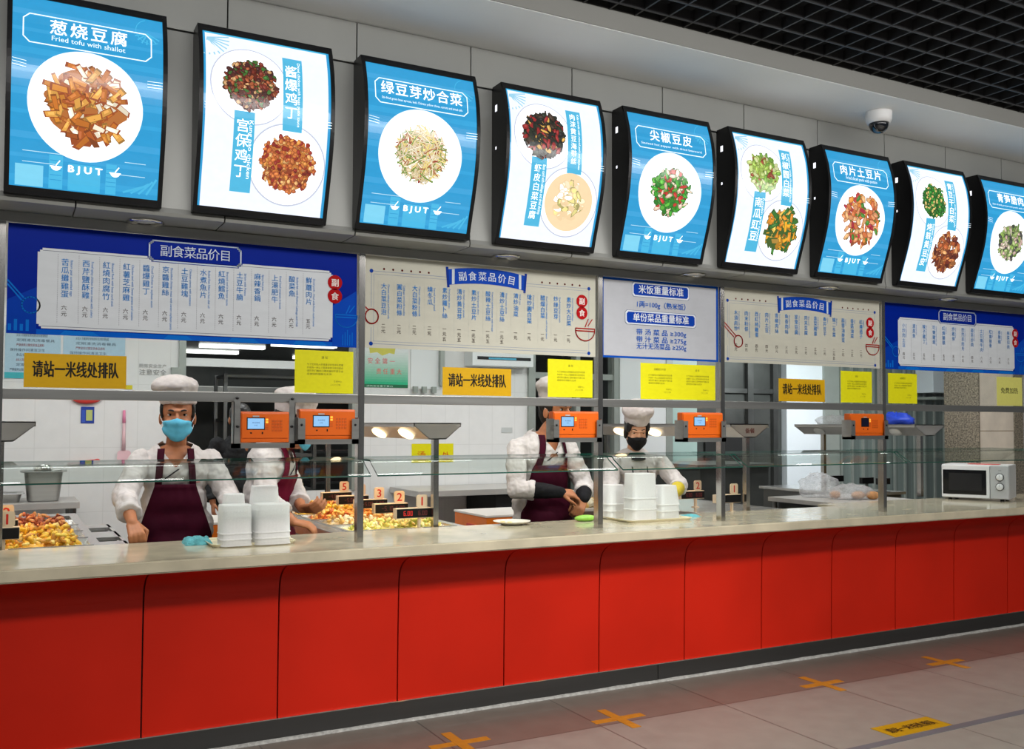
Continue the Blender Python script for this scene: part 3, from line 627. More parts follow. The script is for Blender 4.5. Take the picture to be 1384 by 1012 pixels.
notice(1.228, 1.518, 1.627, 1.832, 'yellow paper notice under the right end of the large blue board, left of a post', ['通 知'])
notice(2.624, 2.914, 1.629, 1.837, 'yellow paper notice hiding the hat of the cook with crossed hands', ['通 知'])
notice(3.243, 3.795, 1.627, 1.836, 'double-width yellow notice under the weight board', ['温馨提示内容', '通 知'])
notice(4.852, 5.143, 1.629, 1.837, 'yellow paper notice right of the rightmost ochre queue sign on the glass', ['通知'])
notice(5.300, 5.588, 1.629, 1.835, 'yellow paper notice with bold title under the left end of the rightmost blue board', ['温馨提示'], 3)
p = P(flat(-.138)); p.slab(6.453, 1.627, 6.75, 1.84, 0, .0008, rgb(226, 222, 120)); p.l = .0012; p.text('免费加热', 6.6, 1.722, .042, rgb(60, 60, 30), .02, 'c', width=.20)
o = p.obj('paper_notice', 'print', None, (6.6, -.138, 1.73)); tag(o, 'pale yellow free heating notice on the glass above the microwave', 'notice', 'yellow paper notices on the glass')

# ------------------------------------------------------------------ menu light boxes
PZ = [2.39, 2.42, 2.50, 2.58, 2.69, 2.80, 2.92, 3.05, 3.15, 3.19]; PD = [.028, .038, .064, .092, .124, .144, .150, .135, .106, .088]
def pd(z):
    if z <= PZ[0]: return PD[0]
    for i in range(len(PZ)-1):
        if z <= PZ[i+1]:
            # catmull-rom
            t = (z-PZ[i])/(PZ[i+1]-PZ[i]); p0 = PD[max(i-1, 0)]; p1 = PD[i]; p2 = PD[i+1]; p3 = PD[min(i+2, len(PD)-1)]
            return .5*((2*p1)+(-p0+p2)*t+(2*p0-5*p1+4*p2-p3)*t*t+(-p0+3*p1-3*p2+p3)*t**3)
    return PD[-1]
def food(p, cx, cz, R, style, cols, n, dark, seed):
    rr = random.Random(seed)
    if style in ('cube', 'leaf', 'strip', 'noodle'):
        bc = tuple((q1+q2)/2 for q1, q2 in zip(dark, cols[0])) if style != 'strip' else rgb(176, 104, 44)
        nr = 26
        def ext(zz, sg): return cx+sg*R*sqrt(max(0, 1-zz*zz))*(.84+.22*noise.noise((sg*2, zz*3, seed))+.06*noise.noise((sg, zz*11, seed)))
        for q in range(nr):
            za, zb2 = -1+2*q/nr, -1+2*(q+1)/nr
            p.poly([(ext(za, -1), cz+za*R*.86), (ext(za, 1), cz+za*R*.86), (ext(zb2, 1), cz+zb2*R*.86), (ext(zb2, -1), cz+zb2*R*.86)], bc)
        p.l += 2e-5
    for i in range(n):
        a = rr.uniform(0, 2*pi); q = sqrt(rr.random()); edge = R*(.92+.16*noise.noise((cos(a)*2, sin(a)*2, seed)))
        x, z = cx+cos(a)*q*edge, cz+sin(a)*q*edge*.95; ang = rr.uniform(0, pi); c = rr.choice(cols)
        jc = rr.uniform(.8, 1.12); c = tuple(min(1, v*jc) for v in c)
        p.l += 1.6e-5
        if style == 'strip': L_, W_ = rr.uniform(.022, .036), rr.uniform(.008, .012)
        elif style == 'cube': L_, W_ = rr.uniform(.008, .013), rr.uniform(.006, .010)
        elif style == 'leaf': L_, W_ = rr.uniform(.014, .028), rr.uniform(.007, .014)
        elif style == 'chunk': L_, W_ = rr.uniform(.018, .032), rr.uniform(.010, .017)
        else: L_, W_ = rr.uniform(.03, .05), .002
        if style == 'noodle' and rr.random() < .82:
            cv = rr.uniform(-22, 22); pts = []
            for k in range(7):
                t = (k/6-.5)*2*L_; th = ang+cv*t*.5; pts.append((x+t*cos(th), z+t*sin(th)))
            pts = [(u_, v_) for u_, v_ in pts if (u_-cx)**2+(v_-cz)**2 < (R*1.02)**2]
            if len(pts) > 1: p.line(pts, .0052, dark); p.l += 1e-5; p.line(pts, .0036, c)
            continue
        if style == 'noodle': L_, W_ = rr.uniform(.008, .016), rr.uniform(.004, .007)
        m_ = 4 if style == 'strip' else 7
        def shp(s1, s2, off=0):
            o_ = []
            for k in range(m_):
                t = 2*pi*(k+.5)/m_; kx, kz = cos(t), sin(t)
                if style == 'strip': kx, kz = (1 if kx > 0 else -1), (1 if kz > 0 else -1)
                j = 1+.18*sin(k*2.1+i)
                ux, uz = kx*(L_*s1)*j, kz*(W_*s1)*j+off
                o_.append((x+ux*cos(ang)-uz*sin(ang), z+ux*sin(ang)+uz*cos(ang)))
            return o_
        p.poly(shp(1.16, 1), tuple(v*.45 for v in c) if rr.random() < .5 and min(c) < .45 else dark); p.l += 8e-6
        p.poly(shp(.9, 1), c); p.l += 8e-6
        if rr.random() < .6: p.poly(shp(.45, 1, W_*.25), tuple(min(1, v*1.35+.03) for v in c))
def bowl_glyph(p, cx, cz, s_, col):
    p.poly([(cx+s_*cos(t), cz+s_*.8*sin(t)) for t in [pi+pi*k/10 for k in range(11)]], col); p.line([(cx-s_*1.15, cz+.001), (cx+s_*1.15, cz+.001)], s_*.22, col)
    p.line([(cx, cz+s_*.3), (cx+s_*.75, cz+s_*1.3)], s_*.22, col)
SKY = rgb(30, 150, 205); SKY2 = rgb(62, 178, 222); LITE = rgb(120, 205, 235)
def light_box(xl, kind, spec, label):
    t = thing('menu_light_box', label, 'light box', (xl+.295, -.35, 2.39), 0, 'curved menu light boxes on the fascia')
    inv = Matrix.Translation((-(xl+.295), .35, -2.39))
    W = .59; x0, x1 = xl, xl+W
    zs = [2.39+(3.19-2.39)*k/24 for k in range(25)]
    b = B().m('black')
    outl = [(-.345, 2.39)]+[(-.35-pd(z), z) for z in zs]+[(-.345, 3.19)]
    b.rings([[(x, y, z) for y, z in outl] for x in (x0, x1)])
    # raised bezel around the print
    for a, c in ((x0, x0+.018), (x1-.018, x1)):
        b.rings([[(a, -.35-pd(z), z), (c, -.35-pd(z), z), (c, -.357-pd(z), z), (a, -.357-pd(z), z)] for z in zs])
    for za, zb_ in ((2.39, 2.418), (3.158, 3.19)):
        b.rings([[(x0, -.35-pd(z), z), (x1, -.35-pd(z), z), (x1, -.357-pd(z), z), (x0, -.357-pd(z), z)] for z in (za, (za+zb_)/2, zb_)])
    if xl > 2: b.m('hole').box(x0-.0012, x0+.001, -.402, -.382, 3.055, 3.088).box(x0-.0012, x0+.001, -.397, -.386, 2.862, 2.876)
    me = b.mesh('housing'); me.transform(inv); meshobj('housing', me, t)
    u0, u1, v0, v1 = xl+.018, xl+.572, 2.418, 3.158
    p = P(lambda a, c, l: (a, -.3512-pd(c)-l, c)); U = u0
    if kind == 'A':
        zh, en, cols, style, n, dark = spec
        p.rect(u0, v0, u1, v1, SKY, 26); p.up(.0003)
        for k in range(9): p.rect(u0, v0+.02+.08*k+.01*(k % 2), u1, v0+.045+.08*k, rgb(40+6*(k % 3), 158, 212), 2)
        p.up(.0003)
        p.rect(U+.02, v0+.005, U+.12, v0+.085, LITE, 3); p.rect(U+.21, v0+.005, U+.33, v0+.105, SKY2, 4); p.rect(U+.14, v0+.005, U+.19, v0+.13, SKY2, 4); p.rect(U+.35, v0+.005, U+.39, v0+.12, SKY2, 4); p.up(.0002)
        for k in range(6):
            p.line([(U+.145, v0+.02+.018*k), (U+.185, v0+.02+.018*k)], .003, SKY); p.line([(U+.352, v0+.02+.016*k), (U+.388, v0+.02+.016*k)], .003, SKY)
        for k in range(4): p.line([(U+.42+.03*k, v0+.02), (U+.50+.015*k, v0+.05+.01*k)], .008, SKY2)
        for z_, a, c in ((.135, .045, .20), (.135, .42, .50), (.095, .045, .16), (.085, .38, .50)): p.line([(U+a, v0+z_), (U+c, v0+z_)], .0025, rgb(190, 230, 245))
        for k in range(7):   # branch motif, upper corner
            a = radians(200+22*k); p.line([(u1-.06, v1-.07), (u1-.06+.05*cos(a), v1-.07+.05*sin(a))], .006, SKY2)
        p.line([(u1-.05+.055*cos(q), v1-.06+.055*sin(q)) for q in [radians(110+12*k) for k in range(17)]], .003, SKY2)
        p.up(.0003); p.disc(U+.268, 2.747, .212, .212, rgb(226, 236, 245), 30); p.up(.0003); p.disc(U+.268, 2.747, .206, .206, WHITE, 30); p.up(.0002); p.disc(U+.268, 2.747, .15, .15, rgb(246, 248, 252), 24)
        p.up(.0003); fr_ = oct_(U+.038, 2.964, U+.508, 3.084, .022); p.line(fr_, .0045, rgb(225, 242, 250), True)
        st = .074 if len(zh) < 6 else .070
        for k, ch in enumerate(zh): p.text(ch, U+.273+(k-(len(zh)-1)/2)*st, 3.017, .060, WHITE, .022, 'c')
        p.text(en, U+.273, 2.985, .026 if len(en) < 30 else .015, rgb(225, 242, 250), .005, 'c', width=.27 if len(en) < 30 else .41)
        p.text('B J U T', U+.273, 2.492, .032, WHITE, .07, 'c', width=.125); bowl_glyph(p, U+.165, 2.505, .018, WHITE); bowl_glyph(p, U+.385, 2.505, .018, WHITE)
        p.up(.0003); food(p, U+.268, 2.747, .165 if style in ('strip', 'chunk') else .135 if style == 'noodle' else .130, style, cols, n, dark, len(zh)+n)
    else:
        (zh1, en1, c1, s1, n1, d1), (zh2, en2, c2, s2, n2, d2) = spec
        p.rect(u0, v0, u1, v1, rgb(218, 225, 240), 26); p.up(.0003)
        p.rect(u0, v0, u0+.010, v1, SKY, 26); p.rect(u1-.012, v0, u1, v1, SKY, 26); p.rect(u0+.010, v1-.008, u1-.012, v1, SKY2, 1)
        for k in range(9):
            a = radians(-100+14*k); p.line([(u0+.02, v1-.03), (u0+.02+.09*cos(a), v1-.03+.08*sin(a))], .006, rgb(150, 205, 230))
        p.disc(U+.195, 2.935, .168, .168, rgb(190, 196, 214), 26); p.disc(U+.37, 2.625, .172, .172, rgb(190, 196, 214), 26); p.up(.0002)
        p.disc(U+.195, 2.935, .163, .163, WHITE, 26); p.disc(U+.37, 2.625, .166, .166, WHITE, 26); p.up(.0003)
        LBL = rgb(70, 178, 218)
        p.rect(U+.338, 2.765, U+.425, 3.095, LBL, 12); p.rect(U+.130, 2.490, U+.218, 2.822, LBL, 12); p.up(.0003)
        st1 = min(.062, .27/len(zh1)); p.vtext(zh1, U+.374, 3.075-.02*(len(zh1) < 5), min(.052, st1*.84), st1, WHITE, .015); st2 = min(.062, .27/len(zh2)); p.vtext(zh2, U+.168, 2.785, min(.052, st2*.84), st2, WHITE, .015)
        p.text(en1, U+.403, 3.08, .016, WHITE, .0, 'l', rot=-pi/2, width=.29); p.text(en2, U+.196, 2.79, .022, WHITE, .0, 'l', rot=-pi/2, width=.24)
        p.up(.0003)
        if s2 == 'soup':
            p.disc(U+.37, 2.625, .142, .142, rgb(246, 214, 170), 24); p.up(.0003); food(p, U+.37, 2.625, .10, 'chunk', [rgb(255, 252, 244), rgb(250, 236, 200), rgb(246, 232, 150)], 60, rgb(236, 206, 160), 5)
        else: food(p, U+.37, 2.625, .128, s2, c2, n2, d2, 31+n2)
        p.up(.0003)
        food(p, U+.195, 2.935, .122, s1, c1, n1, d1, 17+n1)
    # glare of the creased film over the lamp face, painted as pale lines
    p.up(.0004)
    for k in range(3): 
        z_ = 2.86+.012*k-(.06 if kind == 'B' else 0); p.line([(u0+.002, z_+.006), (u0+.05, z_)], .0022, rgb(225, 240, 248)); p.line([(u1-.06, z_-.004), (u1-.002, z_-.002)], .0022, rgb(230, 243, 250))
    def dim(c):   # inks pass about half of the lamp's light, bare white film passes all of it
        q = min(1, max(0, (min(c)-.55)/.3)); return tuple(v*(.70+.30*q) for v in c)
    p.c = [dim(c) for c in p.c]
    o = p.obj('backlit_poster', 'back', t); o.data.transform(inv)
BR = [rgb(206, 130, 38), rgb(190, 108, 30), rgb(222, 160, 70), rgb(238, 226, 200), rgb(170, 84, 24)]
DKM = [rgb(120, 40, 22), rgb(90, 34, 22), rgb(160, 80, 40), rgb(196, 150, 100), rgb(70, 22, 18), rgb(60, 110, 40)]
KP = [rgb(226, 148, 66), rgb(206, 116, 52), rgb(236, 180, 110), rgb(150, 40, 26), rgb(190, 98, 46)]
ND = [rgb(236, 226, 196), rgb(226, 210, 170), rgb(244, 236, 214), rgb(80, 140, 40), rgb(160, 60, 40), rgb(240, 220, 130)]
SW = [rgb(24, 30, 20), rgb(34, 44, 26), rgb(60, 40, 24), rgb(220, 170, 80), rgb(150, 30, 30), rgb(20, 20, 16)]
LF = [rgb(60, 160, 40), rgb(96, 186, 60), rgb(40, 130, 34), rgb(240, 214, 190), rgb(232, 200, 176), rgb(200, 50, 40)]
CAB = [rgb(170, 200, 90), rgb(196, 214, 130), rgb(120, 170, 60), rgb(214, 220, 160), rgb(150, 70, 40)]
PUM = [rgb(240, 168, 30), rgb(226, 140, 24), rgb(70, 140, 50), rgb(50, 116, 40), rgb(244, 190, 80)]
PK = [rgb(220, 150, 100), rgb(232, 176, 120), rgb(206, 112, 60), rgb(180, 40, 60), rgb(60, 130, 40), rgb(226, 140, 50)]
GB = [rgb(40, 120, 40), rgb(60, 150, 50), rgb(30, 90, 30), rgb(230, 200, 120)]
BN = [rgb(206, 130, 70), rgb(180, 90, 40), rgb(226, 160, 100), rgb(110, 40, 24)]
LT = [rgb(170, 190, 120), rgb(140, 170, 80), rgb(200, 170, 160), rgb(100, 130, 60), rgb(60, 60, 60), rgb(214, 200, 180)]
BK = rgb(50, 20, 12)
LBX = [-.008, .708, 1.437, 2.171, 2.905, 3.636, 4.370, 5.100, 5.835]
light_box(LBX[0], 'A', ('葱烧豆腐', 'Fried tofu with shallot', BR, 'strip', 110, rgb(150, 70, 24)), 'blue light box with fried tofu strips, leftmost of the row')
light_box(LBX[1], 'B', (('酱爆鸡丁', 'Diced chicken with bean paste sauce', DKM, 'cube', 380, BK), ('宫保鸡丁', 'Kung pao chicken', KP, 'cube', 360, rgb(140, 60, 30))), 'white light box with two diced chicken dishes, second from the left')
light_box(LBX[2], 'A', ('绿豆芽炒合菜', 'Stir-fried green bean sprouts, leek, Chinese yellow chives, carrots and dried tofu', ND, 'noodle', 330, rgb(190, 160, 110)), 'blue light box with a plate of bean sprouts and noodles')
light_box(LBX[3], 'B', (('肉沫黄豆海带丝', 'Kelp shreds with minced pork and soybean', SW, 'leaf', 330, rgb(16, 14, 10)), ('虾皮白菜豆腐', 'Bean curd with cabbage and dried shrimp', KP, 'soup', 0, BK)), 'white light box with dark seaweed dish and pale tofu soup')
light_box(LBX[4], 'A', ('尖椒豆皮', 'Sauteed hot pepper with dried beancurd', LF, 'leaf', 210, rgb(40, 100, 30)), 'blue light box with green peppers on a white plate, above the weight board')
light_box(LBX[5], 'B', (('剁椒圆白菜', 'Cabbage with chopped chili', CAB, 'leaf', 170, rgb(130, 150, 60)), ('南瓜豇豆', 'Pumpkin with cowpea', PUM, 'strip', 110, rgb(60, 90, 30))), 'white light box with pale cabbage and orange pumpkin strips')
light_box(LBX[6], 'A', ('肉片土豆片', 'Fried sliced pork with potato', PK, 'chunk', 130, rgb(170, 80, 40)), 'blue light box with reddish pork and potato slices, below the dome camera')
light_box(LBX[7], 'B', (('青豆干白菜', 'Green beans with dried tofu', GB, 'cube', 260, rgb(30, 70, 24)), ('烤麸黄豆皮', 'Soybean with wheat gluten', BN, 'chunk', 130, rgb(100, 40, 20))), 'white light box with chopped greens and brown nuts, second from the right')
light_box(LBX[8], 'A', ('青笋腊肉', 'Stir-fried preserved pork with lettuce', LT, 'leaf', 160, rgb(90, 100, 60)), 'blue light box with grey-green lettuce dish, rightmost and cut off by the picture edge')

# ------------------------------------------------------------------ soffit downlights, dome camera
dl = thing('downlight', 'unlit chrome downlight in the soffit over the large blue board', 'light', (.542, -.20, 2.364), 0, 'recessed downlights under the fascia')
B().m('chrome', True).lathe([(.075, 0), (.078, -.006), (.066, -.012), (.052, -.004), (.050, 0)]).obj('trim_ring', dl)
B().m('lampoff', True).lathe([(.050, -.001), (.030, -.006), (.001, -.009)], n=16).obj('bulb', dl)
for x, l in ((2.333, 'unlit chrome downlight in the soffit over the first cream board'), (3.575, 'unlit chrome downlight in the soffit over the weight board'), (4.668, 'unlit chrome downlight in the soffit over the cream board with the whole spoon'), (5.824, 'unlit chrome downlight in the soffit over the rightmost blue board')):
    copy_tree(dl, (x, -.20, 2.364), 0, l)
dc = thing('dome_camera', 'white dome security camera with black bubble hanging under the white bulkhead', 'security camera', (4.66, -.63, 3.38))
B().m('domew', True).lathe([(.075, 0), (.078, -.01), (.076, -.05), (.066, -.072), (.058, -.072)]).obj('shell', dc)
B().m('domeb', True).lathe([(.058, -.068), (.057, -.085), (.048, -.108), (.03, -.124), (.01, -.130), (.001, -.1305)]).obj('dome', dc)

# ------------------------------------------------------------------ card readers on brackets
def reader(x0, x1, z0, z1, sx0, sx1, sz0, sz1, label, on=True):
    t = thing('card_reader', label, 'card reader', ((x0+x1)/2, -.17, z0), 0, 'orange meal card readers')
    inv = Matrix.Translation((-(x0+x1)/2, .17, -z0))
    def add(b_, n, par=t):
        me = b_.mesh(n); me.transform(inv); return meshobj(n, me, par)
    b = B().m('orange'); bx = [(x0, z0), (x1, z0)]
    b.box(x0, x1, -.185, -.135, z0, z1, .008)
    b.box(x0+.004, x1-.004, -.190, -.183, z0+.02, z1-.008, .003); add(b, 'body')
    sc_ = add(B().m('black').box(sx0-.004, sx1+.004, -.1915, -.188, sz0-.004, sz1+.004), 'screen_frame')
    p = P(flat(-.1918)); p.rect(sx0, sz0, sx1, sz1, rgb(150, 205, 252) if on else rgb(10, 14, 40))
    if on: p.up(.0003); p.text('欢迎使用', (sx0+sx1)/2, (sz0+sz1)/2+.001, .008, rgb(60, 90, 150), 0, 'c'); p.text('0.00', (sx0+sx1)/2, (sz0+sz1)/2-.011, .008, rgb(60, 90, 150), 0, 'c')
    m_ = M['lcdprint'] if on else M['print']
    o = p.obj('screen', m_, sc_); o.data.transform(inv)
    p2 = B().m('mgrey').box((sx0+sx1)/2-.015, (sx0+sx1)/2+.015, -.192, -.189, sz1+.006, sz1+.013); add(p2, 'name_plate')
    for q in (.010, .022): add(B().m('amber').box(sx1+.008, sx1+.019, -.1915, -.189, sz1-q, sz1-q+.009), 'indicator_lamp')
    for k in range(3): add(B().m('key').box(sx1+.006, sx1+.02, -.191, -.189, sz1-.036-.008*k, sz1-.032-.008*k), 'label_strip')
    kx = sx1+.036; kw = min(.056, x1-.03-kx)
    for i in range(4):
        for j in range(4): add(B().m('key').box(kx+kw*i/4, kx+kw*i/4+kw*.17, -.1922, -.189, sz0-.012+.0145*j, sz0-.003+.0145*j), 'key')
    add(B().m('black').box(sx0+.012, sx0+.02, -.1912, -.189, sz0-.022, sz0-.016), 'button'); add(B().m('black').box(sx1-.01, sx1-.004, -.1912, -.189, sz0-.024, sz0-.014), 'button')
    return t
M['lcdprint'] = printmat('lcd_print', emit=.95, rough=.2)
reader(.968, 1.192, 1.392, 1.535, .998, 1.073, 1.455, 1.503, 'orange card reader in a hanging steel frame, leftmost of the five')
reader(1.238, 1.515, 1.404, 1.549, 1.307, 1.381, 1.467, 1.516, 'orange card reader just left of the second steel post, beside the hanging reader')
reader(2.632, 2.924, 1.405, 1.551, 2.681, 2.757, 1.470, 1.520, 'orange card reader covering the face of the cook with crossed hands')
reader(3.508, 3.812, 1.401, 1.552, 3.592, 3.671, 1.476, 1.523, 'orange card reader right of the woman in the black mask')
reader(4.882, 5.20, 1.409, 1.556, 4.985, 5.048, 1.473, 1.523, 'orange card reader with a blank dark screen, rightmost of the five', False)
bk = thing('reader_bracket', 'hanging U-shaped steel bracket around the leftmost card reader', 'bracket', (1.07, -.15, 1.6), 0, 'steel brackets of the card readers')
inv = Matrix.Translation((-1.07, .15, -1.6))
def addb(b_, n):
    me = b_.mesh(n); me.transform(inv); return meshobj(n, me, bk)
addb(B().m('steel').box(.937, .967, -.180, -.176, 1.366, 1.60).box(1.193, 1.222, -.180, -.176, 1.366, 1.60).box(.937, 1.222, -.180, -.130, 1.366, 1.388).box(.937, .940, -.18, -.13, 1.366, 1.579).box(1.219, 1.222, -.18, -.13, 1.366, 1.579).box(.967, 1.193, -.195, -.178, 1.366, 1.390), 'strap')
for x, z in ((.952, 1.596), (1.207, 1.596), (.955, 1.466), (1.205, 1.466)): addb(B().m('black').ell((x, -.182, z), (.008, .005, .006), 8), 'bolt')
def shelf_bracket(x0, x1, z0, label, xp):
    t = thing('reader_bracket', label, 'bracket', ((x0+x1)/2, -.15, z0), 0, 'steel brackets of the card readers')
    iv = Matrix.Translation((-(x0+x1)/2, .15, -z0))
    b = B().m('steel').box(x0, x0+.003, -.205, -.125, z0-.022, z0+.105).box(x1-.003, x1, -.205, -.125, z0-.022, z0+.105).box(x0, x1, -.205, -.13, z0-.022, z0-.006).box(x0, x0+.034, -.208, -.203, z0-.022, z0+.100).box(x1-.034, x1, -.208, -.203, z0-.022, z0+.100).box(x0, x1, -.208, -.203, z0-.022, z0+.002)
    b.box(x1-.003, xp, -.15, -.12, z0-.02, z0+.0)
    me = b.mesh('cradle'); me.transform(iv); meshobj('cradle', me, t)
    for x in (x0+.017, x1-.017):
        me = B().m('black').ell((x, -.209, z0+.07), (.006, .004, .006), 8).mesh('bolt'); me.transform(iv); meshobj('bolt', me, t)
shelf_bracket(1.228, 1.525, 1.404, 'steel cradle bracket under the reader left of the second post', 1.539)
shelf_bracket(2.622, 2.932, 1.405, 'steel cradle bracket under the reader in front of the cook with crossed hands', 2.941)
shelf_bracket(3.498, 3.818, 1.401, 'steel cradle bracket under the reader right of the woman in the black mask', 3.824)
shelf_bracket(4.872, 5.215, 1.409, 'steel cradle bracket under the reader with the blank screen', 5.226)

# ------------------------------------------------------------------ floor markings
def cross(x, y, label):
    b = B().m('tape').box(x-.15, x+.15, y-.026, y+.026, 0, .0012).box(x-.026, x+.026, y-.16, y+.16, .0003, .0016)
    o = b.obj('tape_cross', None, (x, y, 0)); tag(o, label, 'floor marking', 'orange tape crosses on the floor')
cross(1.906, -.56, 'orange tape cross on the floor, nearest one at the bottom edge of the picture'); cross(2.769, -.60, 'orange tape cross on the floor, second from the left'); cross(4.169, -.61, 'orange tape cross on the floor, beyond the ochre floor sign'); cross(5.231, -.61, 'orange tape cross on the floor, furthest to the right')
def floor_sign(x0, label):
    p = P(lambda a, c, l: (a, c, .0002+l)); p.slab(x0, -1.452, x0+.405, -1.303, 0, .0012, rgb(166, 126, 6)); p.l = .0018; p.text('请站一米线处排队', x0+.2, -1.402, .060, rgb(20, 18, 14), .036, 'c', width=.33)
    o = p.obj('floor_sign', 'print', None, (x0+.2, -1.378, 0)); tag(o, label, 'floor sign', 'one metre signs on the floor')
floor_sign(3.768, 'ochre queue sign lying on the floor beside the grey strip'); floor_sign(4.955, 'second ochre floor sign, only its corner showing at the right picture edge')

# ------------------------------------------------------------------ kitchen: serving benches, hoods, displays, pans
def at(ob_mesh, loc):
    ob_mesh.transform(Matrix.Translation(-Vector(loc))); return ob_mesh
def bench(x0, x1, y0, y1, label, wells=None):
    t = thing('serving_bench', label, 'serving bench', ((x0+x1)/2, (y0+y1)/2, 0), 0, 'steel serving benches running back from the counter')
    o = t.location.copy()
    def add(b_, n): return meshobj(n, at(b_.mesh(n), o), t)
    b = B().m('bench')
    if wells:
        a, c, ys = wells; b.box(x0, a, y0, y1, .862, .880, .003).box(c, x1, y0, y1, .862, .880, .003); e = [y0]+[q for y in ys for q in y]+[y1]
        for k in range(0, len(e), 2): b.box(a, c, e[k], e[k+1], .862, .880)
        b.box(x0+.01, x1-.01, y0+.01, y1-.01, .80, .81)
        for x in (x0+.01, x1-.02):
            b.box(x, x+.01, y0+.01, y1-.01, .81, .862)
        b.box(x0+.02, x1-.02, y0+.01, y0+.02, .81, .862)
    else: b.box(x0, x1, y0, y1, .855, .880, .004)
    add(b, 'top')
    add(B().m('steeld').box(x0+.03, x1-.03, y0+.03, y1-.03, .12, .80 if wells else .855), 'cabinet')
    for x in (x0+.05, x1-.05):
        for y in (y0+.06, y1-.06): add(B().m('steel').cyl((x, y), .02, 0, .12, 10), 'leg')
    return t
WY = [(.50+.35*k, .77+.35*k) for k in range(5)]
bench(-.55, .45, .36, 2.35, 'steel serving bench at the left edge, with the yellow dishes', (-.22, .40, WY))
bench(1.62, 2.43, .36, 2.45, 'steel serving bench in the middle with five red number signs', (1.72, 2.36, WY))
bench(4.19, 4.95, .36, 2.3, 'steel serving bench behind the woman in the black mask')
bench(6.58, 7.25, 1.32, 2.5, 'steel serving bench at the right, beyond the bag of bread')
def hood(xc, y0, y1, wid, label, posts, lamps, lit=True, half=False):
    t = thing('heat_lamp_hood', label, 'heat lamp', (xc, y0+.02, .88), 0, 'steel heat lamp hoods over the benches')
    o = Vector((xc, y0+.02, .88))
    def add(b_, n, p=t): return meshobj(n, at(b_.mesh(n), o), p)
    h = wid/2; sec = [(-h, 1.486), (h, 1.486), (h, 1.470), (.052, 1.392), (-.052, 1.392), (-h, 1.470)]
    b = B().m('hoodst')
    # hollow hood: two end caps, folded top, open sloping underside panels
    b.rings([[(xc+a, y, z) for a, z in sec] for y in (y0, y0+.006)])
    b.rings([[(xc+a, y, z) for a, z in sec] for y in (y1-.006, y1)])
    b.box(xc-h, xc+h, y0, y1, 1.480, 1.486).box(xc-.052, xc+.052, y0, y1, 1.392, 1.398).box(xc-h, xc-h+.004, y0, y1, 1.462, 1.484).box(xc+h-.004, xc+h, y0, y1, 1.462, 1.484)
    for s_ in (-1, 1): b.rings([[(xc+s_*a, yy, z) for a, z in ((h-.004, 1.466), (h-.001, 1.472), (.052, 1.398), (.050, 1.392))] for yy in (y0, y1)])
    add(b, 'hood')
    for y in posts: add(B().m('steelv').box(xc-.016, xc+.016, y-.02, y+.02, .88, 1.394, .002), 'post')
    for y in lamps:
        s_ = -1
        lx = xc+s_*(h+.052)/2
        mx = Matrix.Rotation(radians(-38*s_), 4, 'Y')
        add(B().m('lamp' if lit else 'lampoff', True).ell((lx, y, 1.421), (.046, .085 if lit else .06, .016), 14, mx), 'lamp')
    if lit:
        for y in lamps:
            d = bpy.data.lights.new('heat_lamp_glow', 'SPOT'); d.energy = 16; d.color = (1, .62, .30); d.spot_size = radians(120); d.spot_blend = .7; d.shadow_soft_size = .05
            l = bpy.data.objects.new('heat_lamp_glow', d); COL.objects.link(l); l.location = (xc-.09, y, 1.40)
    return t
hood(.0, .36, 2.3, .29, 'steel heat lamp hood cut off by the left picture edge', (.40, 2.2), (.7, 1.1, 1.5, 1.9))
hood(2.192, .36, 2.5, .29, 'steel heat lamp hood over the five red number signs', (.40, 2.42), (.6, 1.05, 1.5, 1.95))
hood(4.557, .40, 2.25, .34, 'copper-toned steel heat lamp hood right of the woman in the black mask', (.44, 2.15), (.9, 1.35, 1.8))
p = P(lambda a, c, l: (a, .399-l, c)); p.text('备餐', 4.557, 1.425, .034, rgb(90, 20, 20), .02, 'c', width=.085); o = p.obj('hood_sticker', 'print'); o.location = (0, 0, 0)
o.parent = [q for q in COL.objects if q.name.startswith('heat_lamp_hood')][-1]; o.matrix_parent_inverse = Matrix.Translation(-Vector(o.parent.location))
hood(6.85, .75, 2.11, .36, 'unlit steel heat lamp hood beside the granite column', (.85, 1.92), (1.0, 1.86), False)

def seven(p, t, x, z, h, col):
    """seven segment style numerals"""
    SEG = {'0': 'abcdef', '1': 'bc', '2': 'abged', '3': 'abgcd', '4': 'fgbc', '5': 'afgcd', '6': 'afgedc', '8': 'abcdefg', '-': 'g'}
    wd = h*.5; tk = h*.13
    for ch in t:
        if ch == '.': p.rect(x-tk*.2, z, x+tk*.8, z+tk, col); x += tk*1.8; continue
        if ch == ' ': x += wd*.9; continue
        Q = {'a': (0, h-tk, wd, h), 'g': (0, h/2-tk/2, wd, h/2+tk/2), 'd': (0, 0, wd, tk), 'f': (0, h/2, tk, h), 'b': (wd-tk, h/2, wd, h), 'e': (0, 0, tk, h/2), 'c': (wd-tk, 0, wd, h/2)}
        for q in SEG.get(ch, ''): a, c, d, e = Q[q]; p.rect(x+a, z+c, x+d, z+e, col)
        x += wd*1.35
LED = rgb(225, 28, 14); LEDD = rgb(96, 10, 8)
M['ledp'] = printmat('led_digits', emit=1.0, rough=.3)
